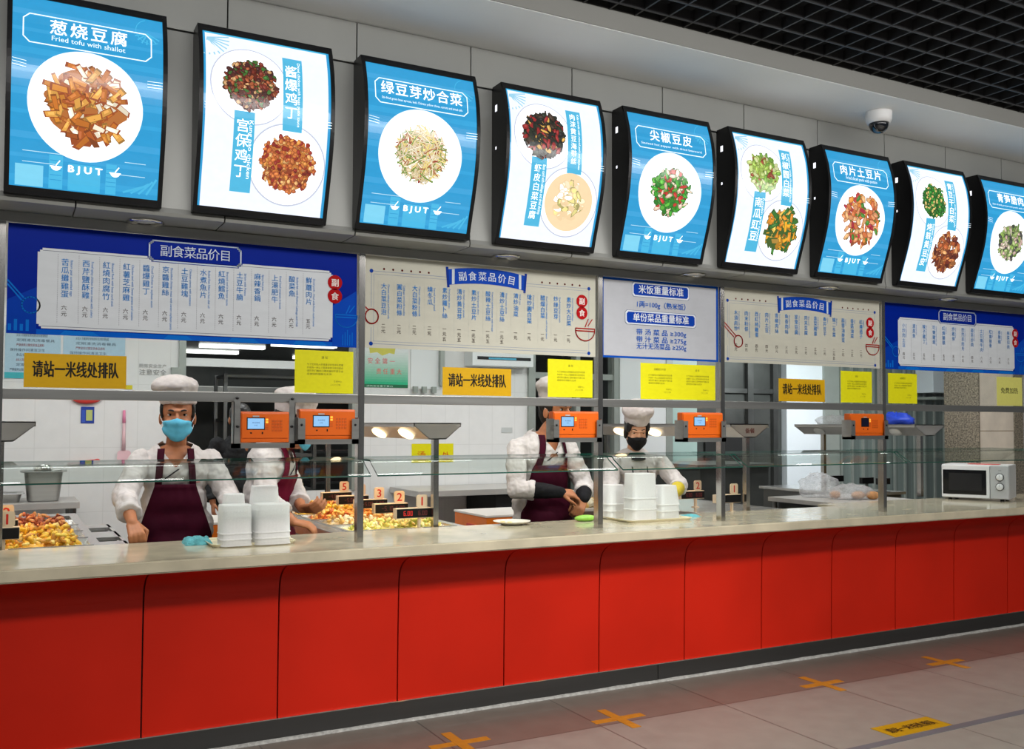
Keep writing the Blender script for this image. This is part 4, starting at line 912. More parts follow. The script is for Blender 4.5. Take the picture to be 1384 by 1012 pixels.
def display(x, y, num, d1, d2, bright, label, zb=.943, wid=.215, plate=True, hgt=.058):
    t = thing('price_display', label, 'price display', (x, y, .88), 0, 'LED price displays on the benches'); o = Vector((x, y, .88))
    def add(b_, n, p=t): return meshobj(n, at(b_.mesh(n), o), p)
    x0, x1 = x-wid/2, x+wid/2
    add(B().m('wood').box(x0, x1, y, y+.045, zb, zb+hgt, .003), 'case')
    fc = add(B().m('black').box(x0+.006, x1-.002, y-.004, y+.002, zb+.004, zb+hgt-.004), 'display_face')
    p = P(flat(y-.0045)); 
    if d1: seven(p, d1, x0+.045, zb+.016, .026, LED if bright else LEDD)
    if d2: seven(p, d2, x0+.135, zb+.016, .026, LEDD)
    if p.v:
        q = p.obj('digits', 'ledp', fc); q.data.transform(Matrix.Translation(-o))
    add(B().m('wood').box(x+.035, x+.049, y+.012, y+.03, .88, zb), 'stand')
    add(B().m('wood').box(x+.022, x+.062, y+.002, y+.04, .88, .886), 'foot')
    if plate:
        px_ = x+.055; b = B().m('wood'); b.prism(rrect(px_-.033, px_+.033, zb+hgt, zb+hgt+.073, .014), lambda a, c, tt: (a, y+.008+.008*tt, c)); pl_ = add(b, 'number_plate')
        p = P(flat(y+.0075)); p.text(num, px_, zb+hgt+.013, .062, rgb(205, 40, 24), .03, 'c', 1.05); q = p.obj('number', 'print', pl_); q.data.transform(Matrix.Translation(-o))
    return t
NM = ['one', 'two', 'three', 'four', 'five']
for k in range(5):
    display(2.08, .44+.35*k, str(k+1), ['6.00', '-5.10', '-5.00', '-5.00', '-4.00'][k], ['6.00', '6.00', '6.00', '6.00', '4.00'][k], k == 0, 'price display with red number %d plate on the middle serving bench' % (k+1))
display(-.02, .42, '1', '6.00', '', True, 'price display with red number 1 plate at the left picture edge', .935)
display(-.02, .80, '2', '4.00', '', False, 'price display second from the front on the left bench, behind the number 1 display', .935)
display(4.42, .46, '1', '', '', False, 'blank price display with red number 1 plate behind the third post')
display(4.42, .85, '2', '5.00', '6.00', False, 'price display with red number 2 plate right of the white bowl stacks')
display(4.42, 1.25, '3', '', '', False, 'small dark price display half hidden by the white bowl stacks', plate=False)
for k, y in enumerate((.0,)): pass
def small_display(x, y, z0, label):
    t = thing('price_display', label, 'price display', (x, y, .88), 0, 'blank price displays by the granite column'); o = Vector((x, y, .88))
    def add(b_, n): return meshobj(n, at(b_.mesh(n), o), t)
    add(B().m('black').box(x-.075, x+.075, y-.015, y+.02, .948, 1.005, .003), 'display_face'); add(B().m('steeld').box(x-.012, x+.012, y-.006, y+.012, .886, .948), 'stand'); add(B().m('steeld').box(x-.05, x+.05, y-.04, y+.04, .88, .886), 'foot')
small_display(6.95, 1.85, .94, 'blank black display left of the readers post, behind the bag of bread'); small_display(6.95, 1.50, .94, 'blank black display on the right bench just left of the fifth post'); small_display(7.0, 1.36, .94, 'blank black display just right of the fifth post')

def heap(name, x0, x1, y0, y1, z0, h, cols, n, size, seed, label, cat='food'):
    rr = random.Random(seed); b = B(); o = ((x0+x1)/2, (y0+y1)/2, z0)
    for i in range(n):
        x, y = rr.uniform(x0, x1), rr.uniform(y0, y1)
        e = min(1, 4*min((x-x0), (x1-x), (y-y0), (y1-y))/min(x1-x0, y1-y0)); z = z0+h*e*rr.uniform(.35, 1)
        mx = Matrix.Rotation(rr.uniform(0, pi), 4, (rr.uniform(-1, 1), rr.uniform(-1, 1), rr.uniform(-1, 1)+.01))
        s_ = size*rr.uniform(.6, 1.25)
        b.m(fmat(rr.choice(cols)), True).ell((x, y, z), (s_*1.3, s_*.8, s_*.6), 6, mx, .12)
    b.m(fmat(cols[0])).box(x0+.01, x1-.01, y0+.01, y1-.01, z0, z0+h*.35)
    ob = b.obj(name, None, o); tag(ob, label, cat, 'hot dishes in the pans', 'stuff'); return ob
def gn_pan(x0, x1, y0, y1, z1, label, d=.05):
    b = B().m('bench'); rim = .014
    b.rings([[(x, y, z) for x, y in ((x0-e, y0-e), (x1+e, y0-e), (x1+e, y1+e), (x0-e, y1+e))] for e, z in ((rim, z1-.004), (rim, z1), (0, z1), (-.012, z1-d), (-.012, z1-d+.002))], True, False, True)
    ob = b.obj('food_pan', None, ((x0+x1)/2, (y0+y1)/2, z1)); tag(ob, label, 'food pan', 'steel food pans on the benches')
YE = [(.86, .58, .06), (.82, .50, .05), (.90, .70, .25), (.85, .62, .10), (.62, .30, .05)]
RB = [(.42, .10, .03), (.50, .16, .04), (.25, .05, .02), (.60, .30, .10)]
OR = [(.80, .36, .04), (.72, .28, .04), (.86, .55, .14), (.55, .14, .03)]
GR = [(.72, .68, .20), (.55, .62, .12), (.86, .80, .42), (.80, .62, .20)]
PALE = [(.86, .72, .40), (.80, .55, .20), (.90, .82, .60), (.70, .40, .12)]
ZP = .905
SET = [(-.22, .40, 0, [(YE, 'yellow egg and corn heap in the pan nearest the counter at the left'), (YE, 'large yellow scrambled egg heap in the second pan of the left bench'), (RB, 'dark red braised meat heap in the left bench pan below the wall table'), (RB, 'brown meat heap in the far pan of the left bench')]),
       (1.72, 2.36, 0, [(GR, 'pale green cabbage dish in the pan under the number 1 display'), (PALE, 'yellow noodle-like dish in the pan under the number 2 display'), (OR, 'orange chunks in the pan under the number 3 display'), (YE, 'bright yellow dish in the pan under the number 4 display'), (OR, 'brown-orange dish in the pan under the number 5 display')])]
for x0, x1, q, L_ in SET:
    for k, (c, l) in enumerate(L_):
        y0 = .50+.35*k; gn_pan(x0, x1, y0, y0+.27, ZP-.02, 'steel pan holding the '+l.split(' in the ')[0]+(' nearest the counter' if k == 0 else ' in row %d back' % (k+1)))
        heap('food_heap', x0+.02, x1-.02, y0+.015, y0+.255, ZP-.066, .10 if x0 < 0 else .085, c, 320, .015, k+int(x0*10)+5, l)
# steel slatted drain shelf and plate heap behind the counter
t = thing('drain_shelf', 'low steel shelf with dark slots left of the leaning cook', 'shelf', (.55, 1.2, 0))
def addt(par, b_, n):
    return meshobj(n, at(b_.mesh(n), par.location), par)
b = B().m('bench')
for ya, yb in ((.62, 1.15), (1.36, 1.68), (1.92, 2.12)): b.box(.47, .63, ya, yb, .80, .82)
b.box(.47, .485, .62, 2.12, .80, .82).box(.615, .63, .62, 2.12, .80, .82); addt(t, b, 'slatted_top')
addt(t, B().m('steeldk').box(.48, .61, .66, 2.1, .10, .795), 'tub')
for x in (.49, .60): addt(t, B().m('steel').cyl((x, 2.0), .02, 0, .80, 10), 'leg')
# white dish with buns, behind the right hand of the standing cook
heap('food_heap', 3.50, 3.82, 1.18, 1.52, .895, .08, [(.88, .70, .36), (.84, .55, .16), (.90, .80, .60)], 120, .034, 77, 'golden bun heap on the trolley between the cook with crossed hands and the woman', 'food')
t = thing('trolley', 'low trolley carrying the golden buns behind the cook with crossed hands', 'trolley', (3.66, 1.35, 0))
addt(t, B().m('lid').box(3.46, 3.86, 1.12, 1.58, .86, .88, .004), 'top')
for x in (3.48, 3.84):
    for y in (1.14, 1.56): addt(t, B().m('steel').cyl((x, y), .014, 0, .86, 8), 'leg')

# ------------------------------------------------------------------ items along the back wall
def table(x0, x1, y0, y1, z, label, legs=True):
    t = thing('steel_table', label, 'table', ((x0+x1)/2, (y0+y1)/2, 0), 0, 'steel work tables')
    addt(t, B().m('tablest').box(x0, x1, y0, y1, z-.055, z, .004), 'tabletop')
    for x in (x0+.05, x1-.05):
        for y in (y0+.05, y1-.05): addt(t, B().m('steeld').tube([(x, y, 0), (x, y, z-.19), (x, y, z-.185), (x, y, z-.05)], [.021, .021, .027, .027], 12), 'leg')
    addt(t, B().m('bench').box(x0+.05, x1-.05, y0+.05, y1-.05, .20, .22), 'lower_shelf')
table(-.9, .613, 4.38, 5.06, .80, 'steel table against the white tiles carrying two pans, left edge of the picture')
tb = thing('wall_counter', 'grey wall counter along the white tiles behind the middle serving bench', 'counter', (4.6, 4.7, 0))
addt(tb, B().m('tablest').box(3.71, 5.40, 4.28, 5.08, .74, .80, .004), 'worktop')
addt(tb, B().m('dark').box(4.62, 5.38, 4.34, 5.06, .1, .74), 'open_cabinet'); addt(tb, B().m('steel').box(3.80, 3.84, 4.40, 4.44, 0, .74), 'leg')
addt(tb, B().m('print').box(5.0, 5.19, 4.272, 4.28, .745, .80), 'x').name = 'price_tag'
pt = [o for o in COL.objects if o.name.startswith('price_tag')][0]
a_ = pt.data.color_attributes.new('Col', 'FLOAT_COLOR', 'CORNER'); a_.data.foreach_set('color', list(rgb(215, 215, 20)+(1,))*len(pt.data.loops))
# deep pan with a ladle, shallow pan
b = B().m('steel', True)
def rr_ring(cx, cy, hx, hy, z, rad, n=5): return [(a, c, z) for a, c in rrect(cx-hx, cx+hx, cy-hy, cy+hy, rad, n)]
b.rings([rr_ring(.335, 4.62, hx, hy, z, .05) for hx, hy, z in ((.115, .10, .80), (.125, .11, .815), (.150, .135, 1.055), (.180, .165, 1.062), (.180, .165, 1.056), (.146, .13, 1.05), (.118, .10, .83))])
tag(b.obj('deep_pan', None, (.335, 4.62, .80)), 'deep steel pan with an upturned ladle on the wall table', 'pan')
b = B().m('bench', True)
b.rings([rr_ring(.02, 4.62, hx, hy, z, .04) for hx, hy, z in ((.13, .12, .80), (.15, .14, .875), (.17, .16, .88), (.17, .16, .875), (.145, .135, .87), (.125, .115, .82))])
tag(b.obj('shallow_pan', None, (.02, 4.62, .80)), 'shallow steel pan at the left end of the wall table', 'pan')
ld = thing('ladle', 'steel ladle resting bowl-up over the rim of the deep pan', 'ladle', (.33, 4.60, 1.07))
addt(ld, B().m('chrome', True).lathe([(.001, .09), (.04, .085), (.065, .06), (.072, .02), (.066, .0), (.060, .002), (.058, .03), (.001, .07)], (.33, 4.60, 1.055), 20), 'bowl')
addt(ld, B().m('steel').tube([(.39, 4.60, 1.065), (.44, 4.60, 1.066), (.47, 4.6, 1.068)], .009, 8), 'handle')
# papers and small things on the tiled wall
def wall_sheet(name, x0, x1, z0, z1, col, label, cat, texts=(), y=5.096, extra=None):
    p = P(flat(y)); p.slab(x0, z0, x1, z1, 0, .002, col); p.l = .003
    if extra: extra(p)
    for t_, x, z, h, c, wd in texts: p.text(t_, x, z, h, c, .012, 'l', width=wd)
    o = p.obj(name, 'print', None, ((x0+x1)/2, y, (z0+z1)/2)); return tag(o, label, cat)
LBP = rgb(176, 208, 226); GT = rgb(90, 110, 130)
def rows(x, w_, zt, n, s_=.045):
    T_ = ['食品安全管理制度', '从业人员健康管理制度和培训管理制度', '定期清洗消毒餐具', '严禁使用过期变质食品原料', '保持操作间清洁卫生']
    return [(T_[k % 5], x+(.0 if k % 4 == 0 else .05), zt-s_*k, .026, GT if k % 3 else rgb(150, 70, 80), w_*(.55+.4*((k*7) % 5)/5)) for k in range(n)]
def teal_strip(p): p.rect(.02, 1.88, .47, 1.935, rgb(60, 180, 190)); p.up()
wall_sheet('rules_poster', .02, .475, 1.88, 2.36, LBP, 'pale blue rules poster with teal bottom strip on the tiles, far left', 'poster', rows(.06, .36, 2.31, 9), extra=teal_strip)
wall_sheet('rules_poster', .495, 1.03, 1.90, 2.36, LBP, 'pale blue rules poster on the tiles, partly behind the left ochre queue sign', 'poster', rows(.55, .4, 2.30, 7))
p = P(flat(5.095)); p.text('厨房安全生产', 1.155, 2.015, .035, rgb(150, 152, 150), .0, 'l', width=.25); p.text('注意安全', 1.155, 1.945, .055, rgb(140, 142, 140), .0, 'l', width=.25)
tag(p.obj('wall_lettering', 'print', None, (1.28, 5.095, 1.98)), 'faint grey safety lettering on the tiles left of the leaning cook\'s hat', 'lettering')
wall_sheet('yellow_tag', 1.03, 1.10, 1.80, 1.84, rgb(220, 205, 40), 'tiny yellow tag on the tiles below the left end of the lettering', 'tag')
def cardx(p):
    p.rect(.70, 1.50, .755, 1.60, rgb(190, 200, 120)); p.rect(.665, 1.485, .692, 1.60, rgb(60, 90, 190)); p.up()
wall_sheet('wall_card', .655, .77, 1.475, 1.63, rgb(36, 66, 160), 'small blue card with yellow-green panel on the tiles', 'card', extra=cardx)
b = B().m('redp', True).ell((.70, 5.07, 1.71), (.13, .03, .055), 14); tag(b.obj('red_scoop', None, (.70, 5.07, 1.7)), 'red scoop hanging on the tiles just under the middle rail', 'scoop')
b = B().m('redp', True).tube([(.55, 5.08, 1.105), (.68, 5.08, 1.115), (.78, 5.08, 1.125)], [.012, .014, .014], 8).ell((.80, 5.075, 1.125), (.03, .012, .02), 10); tag(b.obj('red_peeler', None, (.68, 5.08, 1.11)), 'small red utensil lying flat on the tiles above the deep pan', 'utensil')
fs = thing('fly_swatter', 'pink fly swatter hanging on the tiles left of the leaning cook', 'fly swatter', (1.03, 5.08, 1.2))
addt(fs, B().m('pink', True).tube([(1.03, 5.085, 1.60), (1.03, 5.085, 1.48)], [.012, .016], 8), 'grip'); addt(fs, B().m('pinkl', True).tube([(1.03, 5.085, 1.48), (1.03, 5.085, 1.22)], [.013, .018], 8), 'handle')
b = B().m('pinkl'); b.prism(rrect(.975, 1.095, 1.10, 1.22, .03), lambda a, c, t_: (a, 5.078+.008*t_, c)); addt(fs, b, 'paddle')
GRN = rgb(60, 190, 140)
def safe(p):
    n = 14
    for k in range(n):
        t_ = k/(n-1); c = tuple(a*(1-t_)+b_*t_ for a, b_ in zip(rgb(40, 185, 135), rgb(226, 232, 230))); p.rect(3.39, 1.905+.027*k, 3.92, 1.905+.027*(k+1), c)
    p.rect(3.39, 1.87, 3.92, 1.905, rgb(20, 110, 70)); p.up(); p.poly([(3.46, 2.36), (3.48, 2.235), (3.56, 2.25), (3.62, 2.215), (3.70, 2.245), (3.76, 2.235), (3.78, 2.36)], rgb(214, 206, 70)); p.up()
wall_sheet('safety_poster', 3.39, 3.92, 1.87, 2.36, rgb(228, 232, 232), 'white to green safety poster with red lettering, right of the second post', 'poster', [('安 全 第 一', 3.45, 2.13, .062, rgb(226, 110, 110), .31), ('责 任 重 大', 3.55, 2.02, .060, rgb(226, 110, 100), .29), ('消防安全重于泰山', 3.44, 1.877, .02, rgb(200, 230, 210), .3)], extra=safe)
nb = thing('hanging_rack', 'white wall rack with three small grey holders right of the safety poster', 'rack', (4.13, 5.07, 1.85))
addt(nb, B().m('white').box(3.95, 4.30, 5.085, 5.10, 1.86, 2.40), 'back_board')
for x in (3.97, 4.075, 4.19): addt(nb, B().m('gframe').box(x, x+.05, 5.04, 5.085, 1.82, 1.89, .004), 'holder')
addt(nb, B().m('gframe').box(4.28, 4.33, 5.03, 5.1, 1.9, 2.5), 'side_strip')
ac = thing('air_conditioner', 'white wall air conditioner with a dark slot under the first cream board', 'air conditioner', (5.0, 5.0, 2.2))
addt(ac, B().m('white').box(4.60, 5.38, 4.88, 5.10, 2.13, 2.5, .015), 'casing'); addt(ac, B().m('dark').box(4.66, 5.34, 4.874, 4.882, 2.20, 2.235), 'outlet')
addt(ac, B().m('maskb').box(4.8, 5.15, 4.872, 4.876, 2.205, 2.225), 'flap')
wall_sheet('yellow_sign', 3.97, 4.47, 1.055, 1.26, rgb(226, 216, 16), 'yellow sign with orange characters on the white tiles behind the hood post', 'sign', [('烫', 4.03, 1.085, .10, rgb(205, 80, 16), .10), ('处', 4.33, 1.085, .09, rgb(205, 80, 16), .09)])
wall_sheet('socket_plate', 5.08, 5.22, 1.38, 1.44, rgb(196, 200, 198), 'pale socket plate on the white wall left of the cook with crossed hands', 'socket')
wall_sheet('door_notice', 9.52, 10.0, 2.0, 2.3, rgb(222, 230, 234), 'pale notice high on the white door behind the right ochre sign', 'notice')
# crates
def crate(x0, x1, y0, y1, zt, label):
    t = thing('insulated_crate', label, 'crate', ((x0+x1)/2, (y0+y1)/2, 0), 0, 'orange insulated food crates')
    addt(t, B().m('lid').box(x0, x1, y0, y1, zt-.018, zt, .006), 'lid')
    addt(t, B().m('orangec').box(x0+.006, x1-.006, y0+.006, y1-.006, zt-.33, zt-.018, .01), 'body'); addt(t, B().m('orangec').box(x0+.006, x1-.006, y0+.006, y1-.006, 0, zt-.332, .01), 'lower_body')
    for dx in (.18, .30): addt(t, B().m('redp').box(x0+dx-.02, x0+dx+.02, y0-.004, y0+.008, zt-.075, zt-.05), 'latch')
    addt(t, B().m('redp').box(x0-.004, x0+.008, y0+.2, y0+.36, zt-.13, zt-.09), 'handle')
crate(3.42, 4.05, 2.18, 2.80, .75, 'orange crate with white lid behind the plate, left of the cook with crossed hands')
crate(.98, 1.56, 2.62, 3.2, .75, 'orange crate with white lid seen between the leaning cook and the bowls')
# tall racks in the room beyond
def rack(x0, x1, y0, label, z1=2.0):
    t = thing('steel_rack', label, 'rack', ((x0+x1)/2, y0, 0), 0, 'dark steel racks beyond the pass-through')
    for x in (x0, x1):
        for y in (y0, y0+.5): addt(t, B().m('steeld').box(x-.018, x+.018, y-.018, y+.018, 0, z1), 'upright')
    for z in (.35, .75, 1.12, 1.5, z1-.04): addt(t, B().m('steeld').box(x0, x1, y0, y0+.5, z, z+.03), 'shelf')
rack(2.05, 3.0, 5.5, 'dark steel rack just beyond the pass-through'); rack(3.3, 4.5, 6.6, 'tall dark steel rack deep in the back room', 2.15)
t = thing('extractor_hood', 'long grey extractor hood deep in the back room', 'extractor hood', (3.2, 8.2, 1.9)); addt(t, B().m('steel').box(1.6, 5.6, 7.8, 8.8, 1.78, 1.95, .01), 'canopy'); addt(t, B().m('redp').box(3.9, 4.9, 8.4, 8.8, 1.45, 1.62), 'valance')
for k, (x, y) in enumerate(((2.05, 6.9), (2.75, 6.3), (1.95, 7.9), (3.55, 8.3), (4.35, 6.7))):
    b = B().m('tube').box(x, x+.75, y, y+.14, 2.375, 2.412); tag(b.obj('ceiling_light', None, (x, y, 2.4)), ['long bright ceiling light in the back room, left of the middle one', 'highest bright ceiling light in the back room', 'bright ceiling light in the back room next to the tiled wall', 'bright ceiling light in the back room left of the yellow notice', 'small bright ceiling light deepest in the back room'][k], 'ceiling light', 'tube lights of the back room')
area('back_room_light', (3.2, 7.2, 2.36), (3.2, 7.2, 0), 2.5, 1.0, 10)
t = thing('storage_cabinet', 'dark grey storage cabinet behind the rightmost lit hood', 'cabinet', (7.6, 4.0, 0)); addt(t, B().m('steeldk').box(6.75, 7.75, 3.6, 4.5, 0, 1.0, .01), 'body'); addt(t, B().m('steel').box(6.70, 7.8, 3.58, 4.5, 1.0, 1.04), 'top')

t = thing('wall_cabinet', 'white wall cabinet high up, left of the granite column', 'cabinet', (12.5, 4.9, 1.95)); addt(t, B().m('whiteb').box(12.05, 13.0, 4.75, 5.06, 1.96, 2.5, .01), 'casing'); addt(t, B().m('gframe').box(12.05, 13.0, 4.7, 5.06, 1.86, 1.90), 'shelf')
# ------------------------------------------------------------------ right side: worktop with bread bag, microwave
t = thing('steel_worktop', 'steel worktop with a bag of bread on it, right of the third bench', 'worktop', (6.1, .95, 0)); addt(t, B().m('tablest').box(5.66, 6.56, .53, 1.40, .845, .88, .004), 'top'); addt(t, B().m('steeldk').box(5.74, 6.5, .60, 1.36, .1, .845), 'cabinet')
for x in (5.70, 6.52): addt(t, B().m('steel').cyl((x, 1.36), .02, 0, .845, 10), 'leg')
def bagmesh(c, rr, seed, amp=.32, key='bag'):
    b = B().m(key, True); b.ell((0, 0, 0), rr, 24)
    for v in b.bm.verts:
        n = v.co.normalized(); k = 1+amp*noise.noise(n*2.2+Vector((seed, 0, 0)))+.12*noise.noise(n*7+Vector((seed, 3, 0))); v.co *= k
        if v.co.z < -rr[2]*.62: v.co.z = -rr[2]*.62
    bmesh.ops.translate(b.bm, vec=Vector((c[0], c[1], c[2]+rr[2]*.62)), verts=list(b.bm.verts)); return b
b = bagmesh((6.02, 1.18, .88), (.19, .13, .12), 3); tag(b.obj('plastic_bag', None, (6.02, 1.18, .88)), 'empty crumpled clear plastic bag at the left of the bread', 'plastic bag')
b = bagmesh((6.10, .90, .88), (.20, .13, .075), 8, .25); tag(b.obj('plastic_bag', None, (6.10, .90, .88)), 'clear plastic bag wrapped around the bread rolls', 'plastic bag')
for k, (x, y, l) in enumerate(((5.99, .98, 'small round brown roll at the left of the bread bag'), (6.12, .86, 'long brown roll in the middle of the bread bag'), (6.22, .80, 'brown roll at the right of the bread bag'))):
    b = B().m('bread', True).ell((x, y, .913), (.07 if k else .045, .042, .033), 14); tag(b.obj('bread_roll', None, (x, y, .88)), l, 'bread', 'bread rolls in the bag')
b = bagmesh((6.82, 1.75, 1.486), (.15, .2, .05), 12, .35); tag(b.obj('plastic_bag', None, (6.82, 1.75, 1.486)), 'crumpled white plastic sheet on top of the unlit hood', 'plastic bag')
b = bagmesh((6.85, 1.08, 1.487), (.11, .15, .06), 21, .5, 'bluebag'); tag(b.obj('rubber_glove', None, (6.85, 1.08, 1.487)), 'bundle of blue rubber gloves on top of the unlit hood', 'gloves')
MW = thing('microwave_oven', 'white microwave oven with two dials on the counter end by the granite column', 'microwave', (6.559, .416, .90), atan2(-.427, .207))
def mw(b_, n, p=MW): return meshobj(n, b_.mesh(n), p)
mw(B().m('mwhite').box(0, .475, .0, .34, .016, .275, .006), 'case')
for x in (.05, .42):
    for y in (.05, .29): mw(B().m('black').cyl((x, y), .015, 0, .018, 10), 'foot')
dr = mw(B().m('mwhite').box(.002, .345, -.022, 0, .02, .272, .008), 'door'); mw(B().m('mglass').box(.012, .322, -.0245, -.021, .045, .235, .003), 'door_glass', dr); mw(B().m('mgrid').box(.055, .29, -.0252, -.0244, .075, .21), 'viewing_mesh', dr)
cp = mw(B().m('mgrey').box(.348, .473, -.02, 0, .02, .272, .006), 'control_panel')
for z in (.185, .112):
    k = mw(B().m('mwhite', True).tube([(.415, -.02, z), (.415, -.038, z), (.415, -.041, z)], [.026, .024, .02], 24), 'dial', cp); mw(B().m('black').tube([(.415, -.0195, z), (.415, -.0212, z)], 0.030, 28), 'dial_ring', cp)
    mw(B().m('mgrey').box(.413, .417, -.043, -.040, z, z+.02), 'dial_pointer', k)
p = P(lambda a, c, l: (a, -.0205-l, c))
for z in (.185, .112):
    for q in range(9):
        a = radians(-60+37.5*q+90); p.rect(.415+.036*cos(a)-.0012, z+.036*sin(a)-.0012, .415+.036*cos(a)+.0012, z+.036*sin(a)+.0012, rgb(70, 70, 75))
p.text('火力', .415, .232, .010, rgb(70, 70, 75), 0, 'c'); p.text('时间', .415, .146, .010, rgb(70, 70, 75), 0, 'c')
p.obj('dial_marks', 'print', cp)
b = B().m('redp').box(-.11, .11, -.05, .05, 0, .003); o = b.obj('red_card'); o.location = (6.80, .22, 1.176); o.rotation_euler = (0, 0, atan2(-.427, .207)); tag(o, 'red and white card lying on top of the microwave', 'card')

# ------------------------------------------------------------------ on the counter: trays with bowls, cloths, plate
def tray(x, y, lx, ly, rz, label):
    b = B().m('tray'); 
    b.rings([[(a, c, z) for a, c in rrect(-lx*k, lx*k, -ly*k, ly*k, .03, 4)] for k, z in ((.94, 0), (1, .014), (1.0, .016), (.965, .014), (.93, .004))]); o = b.obj('serving_tray'); o.location = (x, y, .90); o.rotation_euler = (0, 0, rz)
    tag(o, label, 'tray', 'cream trays on the counter')
tray(1.075, .10, .20, .145, .0, 'cream tray carrying frosted bowls in front of the leaning cook'); tray(3.50, .19, .235, .20, -.02, 'cream tray carrying frosted bowls in front of the woman')
def bowl_mesh(wx, wy, h, tp):
    """upturned fluted square container, narrower at the top, thin rim at the bottom"""
    b = B().m('frost', True); rg = []; n = 64
    for k, z in ((1.0, 0), (1.0, .003), (.975, .005), (.965, .010), (.965-(.965-tp)*.9, h-.006), (tp-.02, h), (tp*.6, h-.001)):
        ring = []
        for i in range(n):
            t = 2*pi*i/n; c, s_ = cos(t), sin(t); q = (abs(c)**5+abs(s_)**5)**-.2
            f = 1-.06*(i % 2) if .006 < z < h-.001 else 1
            ring.append((wx/2*k*q*c*f, wy/2*k*q*s_*f, z))
        rg.append(ring)
    b.rings(rg, True, False, True); return b.mesh('plastic_bowl')
def stack(x, y, wx, wy, h, pitch, n, tp, where, group):
    me = bowl_mesh(wx, wy, h, tp); src = None
    for k in range(n):
        l = {0: 'lowest', n-1: 'topmost'}.get(k, 'middle')+' upturned frosted plastic container of '+where
        if src is None: o = meshobj('plastic_bowl', me); src = o
        else: o = src.copy(); COL.objects.link(o)
        o.location = (x, y, .905+pitch*k); tag(o, l, 'container', group)
stack(.985, -.005, .150, .13, .135, .028, 3, .93, 'the front left stack on the left tray', 'containers of the front left stack')
stack(1.155, -.010, .175, .13, .135, .028, 3, .93, 'the front right stack on the left tray', 'containers of the front right stack')
stack(1.015, .165, .120, .12, .150, .040, 3, .74, 'the rear left stack beside the leaning cook', 'containers of the rear left stack')
stack(1.165, .165, .150, .12, .150, .058, 3, .78, 'the rear right stack, tallest on the left tray', 'containers of the rear right stack')
stack(3.345, .29, .150, .13, .120, .042, 3, .72, 'the left stack on the right tray', 'containers of the left stack on the right tray')
stack(3.400, .085, .185, .14, .150, .066, 3, .90, 'the tall middle stack on the right tray', 'containers of the middle stack on the right tray')
stack(3.640, .16, .165, .14, .120, .040, 3, .76, 'the right stack on the right tray', 'containers of the right stack on the right tray')
def rag(x, y, sx, sy, h, label, seed):
    b = B().m('cloth', True); n = 26; g = []
    for j in range(n+1):
        row = []
        for i in range(n+1):
            u_, v_ = i/n*2-1, j/n*2-1; ex = max(abs(u_), abs(v_)); k = 1+.12*noise.noise((u_*2, v_*2, seed)); z = h*(1-ex**6)*(.65+.35*noise.noise((u_*3, v_*3, seed+4)))+.006*sin(9*v_+3*noise.noise((u_, v_, seed)))*(1-ex**4)
            row.append((u_*sx*k, v_*sy*k, max(.0005, z)))
        g.append(row)
    vs = [[b.bm.verts.new(q) for q in row] for row in g]
    for j in range(n):
        for i in range(n): f = b.bm.faces.new((vs[j][i], vs[j][i+1], vs[j+1][i+1], vs[j+1][i])); f.smooth = True
    edge = [vs[0][i] for i in range(n+1)]+[vs[j][n] for j in range(1, n+1)]+[vs[n][i] for i in range(n-1, -1, -1)]+[vs[j][0] for j in range(n-1, 0, -1)]
    low = [b.bm.verts.new((v.co.x, v.co.y, 0)) for v in edge]
    for i in range(len(edge)):
        k = (i+1) % len(edge); b.bm.faces.new((edge[k], edge[i], low[i], low[k]))
    b.bm.faces.new(low)
    o = b.obj('cleaning_cloth'); o.location = (x, y, .90); tag(o, label, 'cloth', 'turquoise cloths on the counter')
rag(.845, .17, .062, .075, .042, 'folded turquoise cloth on the counter in front of the leaning cook', 2); rag(3.83, .17, .075, .04, .014, 'flat grey-blue cloth beside the right tray of bowls', 9)
pl = thing('plate', 'cream plate with bits of food on the counter left of the cook with crossed hands', 'plate', (2.615, .255, .90))
meshobj('dish', B().m('plate', True).lathe([(.06, 0), (.062, .004), (.108, .020), (.110, .022), (.104, .021), (.06, .008), (.001, .007)], n=32).mesh('dish'), pl)
for k, (x, y) in enumerate(((-.05, .02), (-.02, -.01), (-.07, -.01))): tag(B().m(fmat((.75, .5, .2)), True).ell((2.615+x, .255+y, .914), (.018, .012, .006), 8, None, .1).obj('food_scrap', None, (2.615+x, .255+y, .91)), 'brown food scrap on the cream plate, ' + ['at its left side', 'nearest its middle', 'at its left rim'][k], 'food', 'scraps on the plate')
b = B().m('greenp', True); b.ell((0, 0, .018), (.075, .035, .02), 16); o = b.obj('green_sponge'); o.location = (3.10, .225, .90); tag(o, 'green plastic pouch lying on the counter beside the third post', 'pouch')

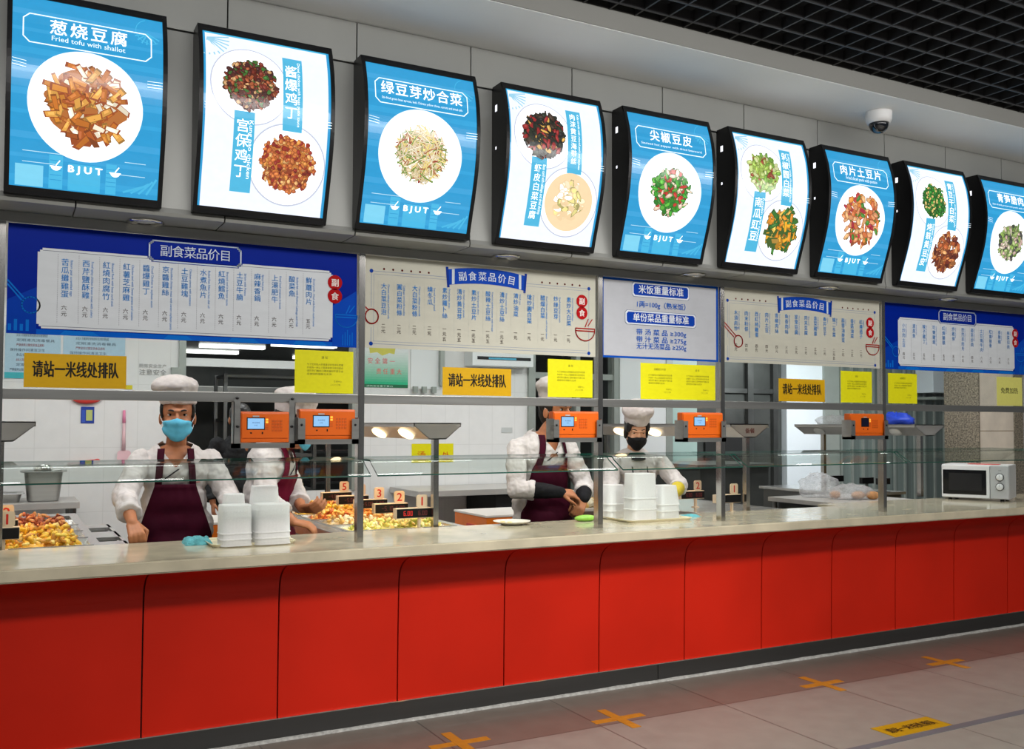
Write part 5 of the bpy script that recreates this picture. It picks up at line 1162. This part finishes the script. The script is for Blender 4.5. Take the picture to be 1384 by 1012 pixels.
# ------------------------------------------------------------------ people
def caps(b, p0, r0_, p1, r1_, n=14):
    p0, p1 = Vector(p0), Vector(p1)
    b.tube([p0, p1], [r0_, r1_], n); b.ell(p0, (r0_,)*3, n); b.ell(p1, (r1_,)*3, n)
def remesh(b, voxel, smooth=6, disp=None):
    """fuse overlapping solids into one continuous smooth skin"""
    me = b.mesh('tmp'); ob = meshobj('tmp', me)
    md = ob.modifiers.new('r', 'REMESH'); md.mode = 'VOXEL'; md.voxel_size = voxel; md.use_smooth_shade = True
    ms = ob.modifiers.new('s', 'SMOOTH'); ms.iterations = smooth; ms.factor = .5
    if disp:
        tx = bpy.data.textures.new('folds', 'CLOUDS'); tx.noise_scale = disp[1]; tx.noise_depth = 2
        d_ = ob.modifiers.new('d', 'DISPLACE'); d_.texture = tx; d_.strength = disp[0]; d_.mid_level = .5; d_.texture_coords = 'LOCAL'
    dg = bpy.context.evaluated_depsgraph_get(); out = bpy.data.meshes.new_from_object(ob.evaluated_get(dg))
    bpy.data.objects.remove(ob); bpy.data.meshes.remove(me)
    return out
def bvh(me): return BVHTree.FromPolygons([v.co.copy() for v in me.vertices], [tuple(p.vertices) for p in me.polygons])
def hand(b, wrist, d, up, side, curl, thumb=.6, sc=1.0, spread=.1):
    """palm and five jointed fingers; d along the forearm, up = back of the hand, side = towards the thumb"""
    d = Vector(d).normalized(); up = Vector(up); up = (up-d*up.dot(d)).normalized(); sd = d.cross(up).normalized()
    if sd.dot(Vector(side)) < 0: sd = -sd
    w0 = Vector(wrist)
    for q in (-.026, -.009, .009, .026): caps(b, w0+sd*q*.7*sc+d*.008, .014*sc, w0+d*.075*sc+sd*q*sc, .0125*sc, 10)
    for k, (q, L_) in enumerate(((.030, .95), (.010, 1.05), (-.011, .98), (-.030, .80))):
        p = w0+d*.082*sc+sd*q*sc; ang = 0
        for seg, (ln, rr_) in enumerate(((.042, .0098), (.027, .009), (.021, .0082))):
            ang += radians(curl[seg]+k*2); dd = d*cos(ang)-up*sin(ang)+sd*spread*q*10*cos(ang)*(.5 if seg == 0 else 0); dd.normalize()
            p2 = p+dd*ln*L_*sc; caps(b, p, rr_*sc, p2, rr_*.93*sc, 10); p = p2
    p = w0+d*.022*sc+sd*.026*sc-up*.006*sc; d1 = (d*.72+sd*.62-up*.30).normalized(); p2 = p+d1*.042*sc; caps(b, p, .0135*sc, p2, .0105*sc, 10)
    d2 = (d*.9+sd*(.30-.75*thumb)-up*(.25+.5*thumb)).normalized(); p3 = p2+d2*.030*sc; caps(b, p2, .0105*sc, p3, .009*sc, 10); p4 = p3+(d2-up*.25).normalized()*.022*sc; caps(b, p3, .009*sc, p4, .008*sc, 10)
    return p
def person(label, base, rz, H, headc, hrz, hpitch, arms, skin='skin', apron='apron', mask='maskb', hat=(0, 0, 0), female=False, lean=0.0, strap=True, cuff=None, sleeves=None, neckcloth=False, apz=(.86, 1.165), aph=.12, eyes_closed=False, cloth='jacket', group='kitchen staff in white'):
    root = thing('person', label, 'person', (base[0], base[1], 0), 0, group); O = Vector((base[0], base[1], 0))
    def put(n, me, mats, par=root, sm=True):
        me.transform(Matrix.Translation(-O)); me.materials.clear()
        for k in mats: me.materials.append(M[k])
        if sm:
            for p_ in me.polygons: p_.use_smooth = True
        return meshobj(n, me, par)
    def putb(b_, n, par=root):
        me = b_.mesh(n); me.transform(Matrix.Translation(-O)); return meshobj(n, me, par)
    k = H/1.68; Rz = Matrix.Rotation(rz, 4, 'Z'); Bm = Matrix.Translation(O)@Rz
    def W(x, y, z): return Bm@Vector((x*k, (y-lean*max(0, z-.95))*k, z*k))
    Re = Rz
    Rh = Matrix.Rotation(hrz, 4, 'Z')@Matrix.Rotation(hpitch, 4, 'X'); hs = k*(1.04 if female else 1.10); Hm = Matrix.Translation(Vector(headc))@Rh@Matrix.Scale(hs, 4)
    # ---- head (own frame: face towards -y)
    def headparts(b):
        b.m(skin, True)
        for c, rr in (((0, .012, .035), (.076, .094, .088)), ((0, -.022, -.03), (.063, .070, .088)), ((0, -.052, -.088), (.036, .034, .026)), ((-.04, -.02, -.06), (.026, .05, .04)), ((.04, -.02, -.06), (.026, .05, .04)), ((0, -.074, .030), (.050, .018, .012 if not female else .006)), ((-.037, -.072, -.022), (.018, .015, .014)), ((.037, -.072, -.022), (.018, .015, .014)), ((0, -.088, -.062), (.022, .010, .008)), ((-.078, .010, -.012), (.010, .021, .031)), ((.078, .010, -.012), (.010, .021, .031))): b.ell(c, rr, 18)
        caps(b, (0, -.088, .012), .008, (0, -.108, -.026), .0125); b.ell((-.012, -.096, -.030), (.009, .010, .007), 10); b.ell((.012, -.096, -.030), (.009, .010, .007), 10)
    hb = B(); headparts(hb); hm = remesh(hb, .005, 3); hB = bvh(hm)
    # ---- body with arms and hands: one continuous skin
    b = B().m(skin, True); headparts(b); bmesh.ops.transform(b.bm, matrix=Hm, verts=list(b.bm.verts))
    neck0 = W(0, .008, 1.325); nk = Hm@Vector((0, .012, -.06))
    caps(b, neck0, .054*k, nk, .052*k if not female else .045*k)
    def torso(b, e):
        for c, rr in (((0, 0, .95), (.155, .115, .13)), ((0, 0, 1.08), (.150, .108, .15)), ((0, .0, 1.23), (.160, .112, .16))):
            b.ell(W(*c), tuple((q+e)*k for q in rr), 18, Re)
        caps(b, W(-.140, .01, 1.285), (.046+e)*k, W(.140, .01, 1.285), (.046+e)*k)
        for s_ in (-1, 1): caps(b, W(.045*s_, .015, 1.288), (.040+e*.6)*k, W(.145*s_, .01, 1.280), (.040+e)*k)
        b.ell(W(0, .01, 1.262), ((.11+e)*k, (.075+e)*k, (.05+e*.5)*k), 16, Re)
    torso(b, 0)
    for s_ in (-1, 1):
        hp, kn, an = W(.09*s_, 0, .92), W(.10*s_, -.01, .50), W(.10*s_, .02, .09); caps(b, hp, .092*k, kn, .06*k); caps(b, kn, .06*k, an, .042*k); caps(b, an, .042*k, W(.11*s_, -.13, .045), .035*k)
    for A in arms:
        sh, el, wr = [Vector(q) for q in A['j']]
        caps(b, sh, .052*k, el, .040*k); caps(b, el, .041*k, wr, .026*k)
        hand(b, wr, A['d'], A['up'], A['side'], A.get('curl', (25, 30, 20)), A.get('thumb', .5), k*A.get('sc', 1))
    body = remesh(b, .0048, 3); put('body', body, [skin])
    # ---- trousers and shoes
    b = B().m('trous', True)
    for s_ in (-1, 1):
        hp, kn, an = W(.085*s_, .01, .86), W(.10*s_, -.01, .50), W(.10*s_, .02, .11); caps(b, hp, .088*k, kn, .075*k); caps(b, kn, .075*k, an, .062*k)
    put('trousers', remesh(b, .012, 4), ['trous'])
    for s_ in (-1, 1):
        b = B().m('blackcl', True); caps(b, W(.10*s_, .035, .05), .05*k, W(.112*s_, -.14, .04), .042*k); me = remesh(b, .008, 3)
        for v in me.vertices: v.co.z = max(v.co.z, .0)
        put('shoe', me, ['blackcl'])
    # ---- jacket
    tb = B().m(cloth, True); torso(tb, .022); tb.ell(W(0, 0, .84), (.205*k, .16*k, .13*k), 16, Re); caps(tb, W(-.085, 0, .93), .125*k, W(.085, 0, .93), .125*k); tm = remesh(tb, .010, 6); tB = bvh(tm)
    b = B().m(cloth, True); torso(b, .022); b.ell(W(0, 0, .84), (.205*k, .16*k, .13*k), 16, Re); caps(b, W(-.085, 0, .93), .125*k, W(.085, 0, .93), .125*k)
    for A in arms:
        sh, el, wr = [Vector(q) for q in A['j']]; c = A.get('cuff', .62); ce = el+(wr-el)*c
        caps(b, sh, .066*k, el, .060*k); b.ell(sh, (.068*k,)*3, 14); b.ell(el, (.062*k,)*3, 14)
        b.tube([el, ce-(wr-el).normalized()*.028], [.060*k, .054*k], 16); b.tube([ce-(wr-el).normalized()*.034, ce], [.062*k, .060*k], 16)
    jk = remesh(b, .0062, 5, (.022, .05)); 
    inv_ = Bm.inverted(); bm_ = bmesh.new(); bm_.from_mesh(jk); kill = []
    for f in bm_.faces:
        q = inv_@f.calc_center_median()/k
        if (q.z > 1.262 and q.y+lean*max(0, q.z-.95) < .0 and abs(q.x) < (q.z-1.262)*.72 and not female) or (q.z > 1.295 and math.hypot(q.x, q.y+lean*max(0, q.z-.95)-.008) < .060): kill.append(f)
    bmesh.ops.delete(bm_, geom=kill, context='FACES')
    for _ in range(5): bmesh.ops.smooth_vert(bm_, verts=[v for v in bm_.verts if v.is_boundary], factor=.5, use_axis_x=True, use_axis_y=True, use_axis_z=True)
    bm_.to_mesh(jk); bm_.free()
    jo = put('jacket', jk, [cloth])
    # collar: upright band around the neck, open at the front
    b = B().m(cloth, True); ax = ((nk-neck0).normalized()*.4+Vector((0, 0, .6))).normalized(); e1 = Rz@Vector((1, 0, 0)); e1 = (e1-ax*e1.dot(ax)).normalized(); e2 = ax.cross(e1)
    r1_, r2_, rg = .082*k, .074*k, []
    for i in range(25):
        t = radians(-90+22+i*(316/24)); dv = e1*cos(t)+e2*sin(t)
        dip = .018*max(0, 1-abs(((i/24)-.5)*2-0)*1) ; fr_ = abs(i/24-.5)*2
        z0, z1 = -.02-.05*fr_**4, .050-.062*fr_**3
        c0 = neck0+ax*z0+dv*(r1_+.016*k*fr_**3); c1 = neck0+ax*z1+dv*(r2_+.012*k*fr_**3)
        rg.append([c0+dv*.004, c1+dv*.003, c1-dv*.003, c0-dv*.004])
    b.rings(rg, True); putb(b, 'collar', jo)
    # ---- sleeves worn over the forearm, cuffs
    if sleeves:
        for A in arms:
            sh, el, wr = [Vector(q) for q in A['j']]; b = B().m(sleeves, True); c0 = el+(wr-el)*A.get('cuff', .62); b.tube([c0-(wr-el)*.12, c0+(wr-c0)*.5, wr+(wr-el).normalized()*.004], [.053*k, .046*k, .036*k], 16); b.ell(wr, (.036*k,)*3, 12)
            put('oversleeve', remesh(b, .006, 3, (.008, .04)), [sleeves])
    # ---- draped pieces: sheets that follow the jacket
    fwd = Rz@Vector((0, -1, 0)); rt = Rz@Vector((1, 0, 0))
    def on_front(x, z, off):
        o = O+rt*x+fwd*.9; o.z = z
        h = tB.ray_cast(o, -fwd)
        if h[0] is None: h = tB.find_nearest(O+rt*x+fwd*.02+Vector((0, 0, z)))
        return h[0]+fwd*off
    def drape(rows_, name, key, par, nx=18, off=.012, thick=.004, wav=0):
        b = B().m(key, True); g = []
        for j, (z, xl, xr) in enumerate(rows_): g.append([on_front(xl+(xr-xl)*i/nx, z, off+wav*sin(i*1.3+j*.25)*(1-z)) for i in range(nx+1)])
        V = [[b.bm.verts.new(q) for q in row] for row in g]
        for j in range(len(g)-1):
            for i in range(nx): f = b.bm.faces.new((V[j][i], V[j][i+1], V[j+1][i+1], V[j+1][i])); f.smooth = True; f.material_index = b.cur
        V2 = [[b.bm.verts.new(Vector(q)-fwd*thick) for q in row] for row in g]; m_ = len(g)-1
        def q4(*vv): f = b.bm.faces.new(vv); f.smooth = True; f.material_index = b.cur
        for j in range(m_):
            for i in range(nx): q4(V2[j][i], V2[j+1][i], V2[j+1][i+1], V2[j][i+1])
            q4(V[j][0], V[j+1][0], V2[j+1][0], V2[j][0]); q4(V[j][nx], V2[j][nx], V2[j+1][nx], V[j+1][nx])
        for i in range(nx): q4(V[0][i], V2[0][i], V2[0][i+1], V[0][i+1]); q4(V[m_][i], V[m_][i+1], V2[m_][i+1], V2[m_][i])
        return putb(b, name, par)
    if apron:
        z0, z1 = apz; n = 26; rws = []
        for j in range(n+1):
            t = j/n; z = .55+(z1-.55)*t; x = aph+(.200-aph)*min(1, max(0, (z1-z)/(.30))) ; rws.append((z, -x*k, x*k))
        ap = drape(rws, 'apron', apron, root, 24, .021, .004, .012)
        if strap:
            for s_ in (-1, 1):
                rws = [(z1-.01+(1.372*k-z1)*q/10, (aph*.86+(.074-aph*.86)*(q/10)-.018)*s_*k, (aph*.86+(.074-aph*.86)*(q/10)+.018)*s_*k) for q in range(11)]
                drape(rws, 'apron_strap', apron, ap, 3, .017, .003)
    if cloth == 'jacket':
     # dark piping of the crossed jacket front and a line of embroidery
     zt = 1.255*k
     if not neckcloth: drape([(zt-.055+.055*q/6, (.01-.075*(1-q/6))*k, (.01-.075*(1-q/6)+.012)*k) for q in range(7)], 'piping', 'piping', jo, 2, .008, .002)
     drape([(1.18*k+.002*q, .085*k, .125*k) for q in range(3)], 'embroidery', 'redink', jo, 4, .008, .002)
    # ---- face
    def onface(x, z, off):
        h = hB.ray_cast(Vector((x, -.5, z)), Vector((0, 1, 0))); return (h[0] if h[0] is not None else Vector((x, -.08, z)))+Vector((0, -off, 0))
    for s_ in (-1, 1):
        b = B().m('eyew', True); c = onface(.032*s_, .012, -.003); b.ell(c, (.0135, .006, .0035 if eyes_closed else .0058), 14)
        bmesh.ops.transform(b.bm, matrix=Hm, verts=list(b.bm.verts)); eo = putb(b, 'eye')
        b = B().m('iris', True); b.ell(c+Vector((0, -.0042, -.0005)), (.0058, .003, .0030 if eyes_closed else .0052), 12); b.ell(c+Vector((0, -.003, .002 if eyes_closed else .0045)), (.0135, .0045, .0012 if female else .0018), 12); bmesh.ops.transform(b.bm, matrix=Hm, verts=list(b.bm.verts)); putb(b, 'iris', eo)
        b = B().m('hair', True); pts = [onface((.016+.0075*q)*s_, (.037-.0008*q if female else .031)+.0045*sin(pi*min(1, q/4*.9)), .0005) for q in range(5)]; b.tube(pts, [q*(.62 if female else 1) for q in (.0035, .0048, .0045, .0036, .0018)], 8); bmesh.ops.transform(b.bm, matrix=Hm, verts=list(b.bm.verts)); putb(b, 'eyebrow')
    # ---- hair
    b = B().m('hair', True); b.ell((0, .030, .045), (.083, .090, .086), 18); b.ell((0, .055, -.01), (.072, .055, .075), 16)
    for s_ in (-1, 1): b.ell((.072*s_, -.002, .035), (.012, .034, .040), 12); b.ell((.071*s_, -.018, .012), (.008, .012, .024), 10)
    if female:
        b.ell((0, -.025, .078), (.080, .060, .034), 16)
        for s_ in (-1, 1): b.ell((.066*s_, -.035, .045), (.020, .034, .040), 12); b.ell((.074*s_, .0, -.01), (.014, .035, .05), 12)
        b.ell((0, .10, -.02), (.045, .035, .045), 12)
    me = remesh(b, .006, 2, (.006, .02)); me.transform(Hm); put('hair', me, ['hair'])
    if not mask: return root
    # ---- mask: pleated sheet over nose, mouth and chin, with ear loops
    b = B().m(mask, True); g = []; na, nz = 22, 14
    for j in range(nz+1):
        v = j/nz; row = []
        for i in range(na+1):
            a = radians(-68+136*i/na); side_ = abs(i/na-.5)*2
            zt_, zb_ = -.012-.012*side_**2+.010*max(0, 1-side_*3), -.118+.055*side_**2.2
            z = zb_+(zt_-zb_)*v; o = Vector((0, -.015, z)); dv = Vector((sin(a), -cos(a), 0))
            h = hB.ray_cast(o+dv*.3, -dv); rad = (h[0]-o).length if h[0] is not None else .05
            rad = max(rad, .058*(1-.15*side_)); rad += .007+.007*(1-side_**2)*sin(pi*v)**.5+.0016*sin(v*9)
            row.append(o+dv*rad)
        g.append(row)
    for _ in range(3):
        for j in range(1, nz):
            for i in range(1, na): g[j][i] = (g[j][i]*2+g[j-1][i]+g[j+1][i]+g[j][i-1]+g[j][i+1])/6+Vector((0, -.0006, 0))
    V = [[b.bm.verts.new(q) for q in row] for row in g]
    for j in range(nz):
        for i in range(na): f = b.bm.faces.new((V[j][i], V[j][i+1], V[j+1][i+1], V[j+1][i])); f.smooth = True; f.material_index = b.cur
    bmesh.ops.recalc_face_normals(b.bm, faces=list(b.bm.faces)); bmesh.ops.solidify(b.bm, geom=list(b.bm.faces), thickness=.002)
    bmesh.ops.transform(b.bm, matrix=Hm, verts=list(b.bm.verts)); mo = putb(b, 'face_mask')
    for s_ in (0, na):
        pa, pb = g[nz-1][s_], g[2][s_]; sg = -1 if s_ == 0 else 1; b = B().m('maskw' if mask != 'maskk' else 'maskk'); b.tube([pa, (pa+Vector((.076*sg, .02, .02)))/2+Vector((.006*sg, 0, 0)), Vector((.083*sg, .014, .018)), Vector((.080*sg, .028, -.01)), Vector((.074*sg, .0, -.045)), pb], .0016, 6)
        bmesh.ops.transform(b.bm, matrix=Hm, verts=list(b.bm.verts)); putb(b, 'ear_loop', mo)
    # ---- cook's hat: fitted band and soft crown
    b = B().m('hat', True); hx, hy, hz = hat
    b.lathe([(.086, .062), (.090, .068), (.092, .115), (.086, .118)], (0, .012, 0), 28, .98, 1.14)
    b.ell((0+hx*.4, .015, .125), (.098, .112, .04), 20); b.ell((hx, .015+hy, .150), (.112, .118, .050+hz), 20); b.ell((hx*2.0, .02+hy*2, .155+hz*.5), (.085, .095, .038+hz), 16)
    me = remesh(b, .006, 4, (.014, .045)); me.transform(Hm); put('cook_hat', me, ['hat'])
    if neckcloth:
        for x_ in (-.055, .06): drape([(1.27*k-.03*q, (x_+.004*q)*k, (x_+.004*q+.009)*k) for q in range(9)], 'piping', 'piping', jo, 2, .008, .002)
        b = B().m('maskk', True); p_ = on_front(0, 1.325*k, .012); b.ell(p_, (.055*k, .02, .016*k), 14, Rz); putb(b, 'neckerchief')
    return root
Z = Vector((0, 0, 1))
person('cook in a blue mask and plum apron leaning his fist on the counter', (.83, .76), -.12, 1.66, (.832, .715, 1.515), -.17, .06, [
    dict(j=((.655, .755, 1.275), (.560, .60, 1.105), (.578, .385, .990)), d=(.15, -.75, -.62), up=(-.1, -.7, .7), side=(1, 0, 0), curl=(72, 88, 55), thumb=1.0, cuff=.66, sc=1.05),
    dict(j=((1.010, .755, 1.275), (1.09, .66, 1.09), (1.075, .44, .99)), d=(-.1, -.8, -.5), up=(0, -.5, .85), side=(-1, 0, 0), curl=(20, 25, 15), cuff=.7)], hat=(-.014, 0, .006), aph=.102, apz=(.86, 1.160))
person('cook in a maroon apron standing sideways behind the two left card readers', (1.32, .80), 1.05, 1.67, (1.462, .700, 1.468), .95, .16, [
    dict(j=((1.285, .675, 1.27), (1.265, .52, 1.07), (1.375, .385, .960)), d=(.93, -.32, -.22), up=(0, -.25, 1), side=(0, 1, .2), curl=(30, 38, 25), cuff=.66),
    dict(j=((1.45, .93, 1.27), (1.50, .80, 1.07), (1.475, .58, 1.01)), d=(.45, -.85, .05), up=(-.6, -.1, -.6), side=(1, .2, .3), curl=(35, 40, 25), cuff=.62)], apron='applight', hat=(0, .0, .0), aph=.13, apz=(.86, 1.19), lean=.12)
person('cook with hands crossed at the wrist, wearing black oversleeves, face behind a reader', (3.15, .83), .15, 1.74, (3.225, .775, 1.565), .30, .05, [
    dict(j=((2.945, .80, 1.315), (2.865, .665, 1.075), (3.11, .53, 1.052)), d=(.97, -.12, -.12), up=(0, -.55, .85), side=(.2, -.4, .5), curl=(28, 35, 25), cuff=.42, thumb=.2),
    dict(j=((3.315, .78, 1.315), (3.395, .70, 1.08), (3.29, .545, 1.005)), d=(-.62, -.35, -.72), up=(-.2, -.8, .4), side=(-.7, 0, .3), curl=(40, 50, 30), cuff=.58, thumb=.6)], hat=(0, 0, .01), sleeves='blackcl', aph=.135, apz=(.86, 1.215))
person('woman in a black mask and white hat looking down behind the right bowl tray', (3.86, .80), -.30, 1.58, (3.818, .705, 1.437), -.38, .40, [
    dict(j=((3.685, .80, 1.215), (3.575, .665, 1.03), (3.53, .45, .965)), d=(.05, -.85, -.3), up=(0, -.3, .9), side=(1, 0, 0), curl=(30, 35, 20), cuff=.55),
    dict(j=((4.030, .72, 1.215), (4.09, .58, 1.065), (3.93, .43, 1.03)), d=(-.75, -.5, -.2), up=(0, -.5, .8), side=(-.5, -.3, .6), curl=(30, 35, 20), cuff=.40)], skin='skinf', apron=None, mask='maskk', hat=(0, .0, .022), female=True, sleeves='yellowcl', neckcloth=True, eyes_closed=True)
person('person in dark grey clothes standing in the dim kitchen behind the leaning cook', (1.79, 3.62), .3, 1.66, (1.79, 3.60, 1.515), 2.9, 0, [
    dict(j=((1.605, 3.60, 1.30), (1.54, 3.62, 1.04), (1.56, 3.52, .82)), d=(0, -.3, -1), up=(-1, 0, 0), side=(0, -1, 0), cuff=.9),
    dict(j=((1.975, 3.64, 1.30), (2.04, 3.66, 1.04), (2.02, 3.56, .82)), d=(0, -.3, -1), up=(1, 0, 0), side=(0, -1, 0), cuff=.9)], apron=None, mask=None, cloth='greycl', group=None)
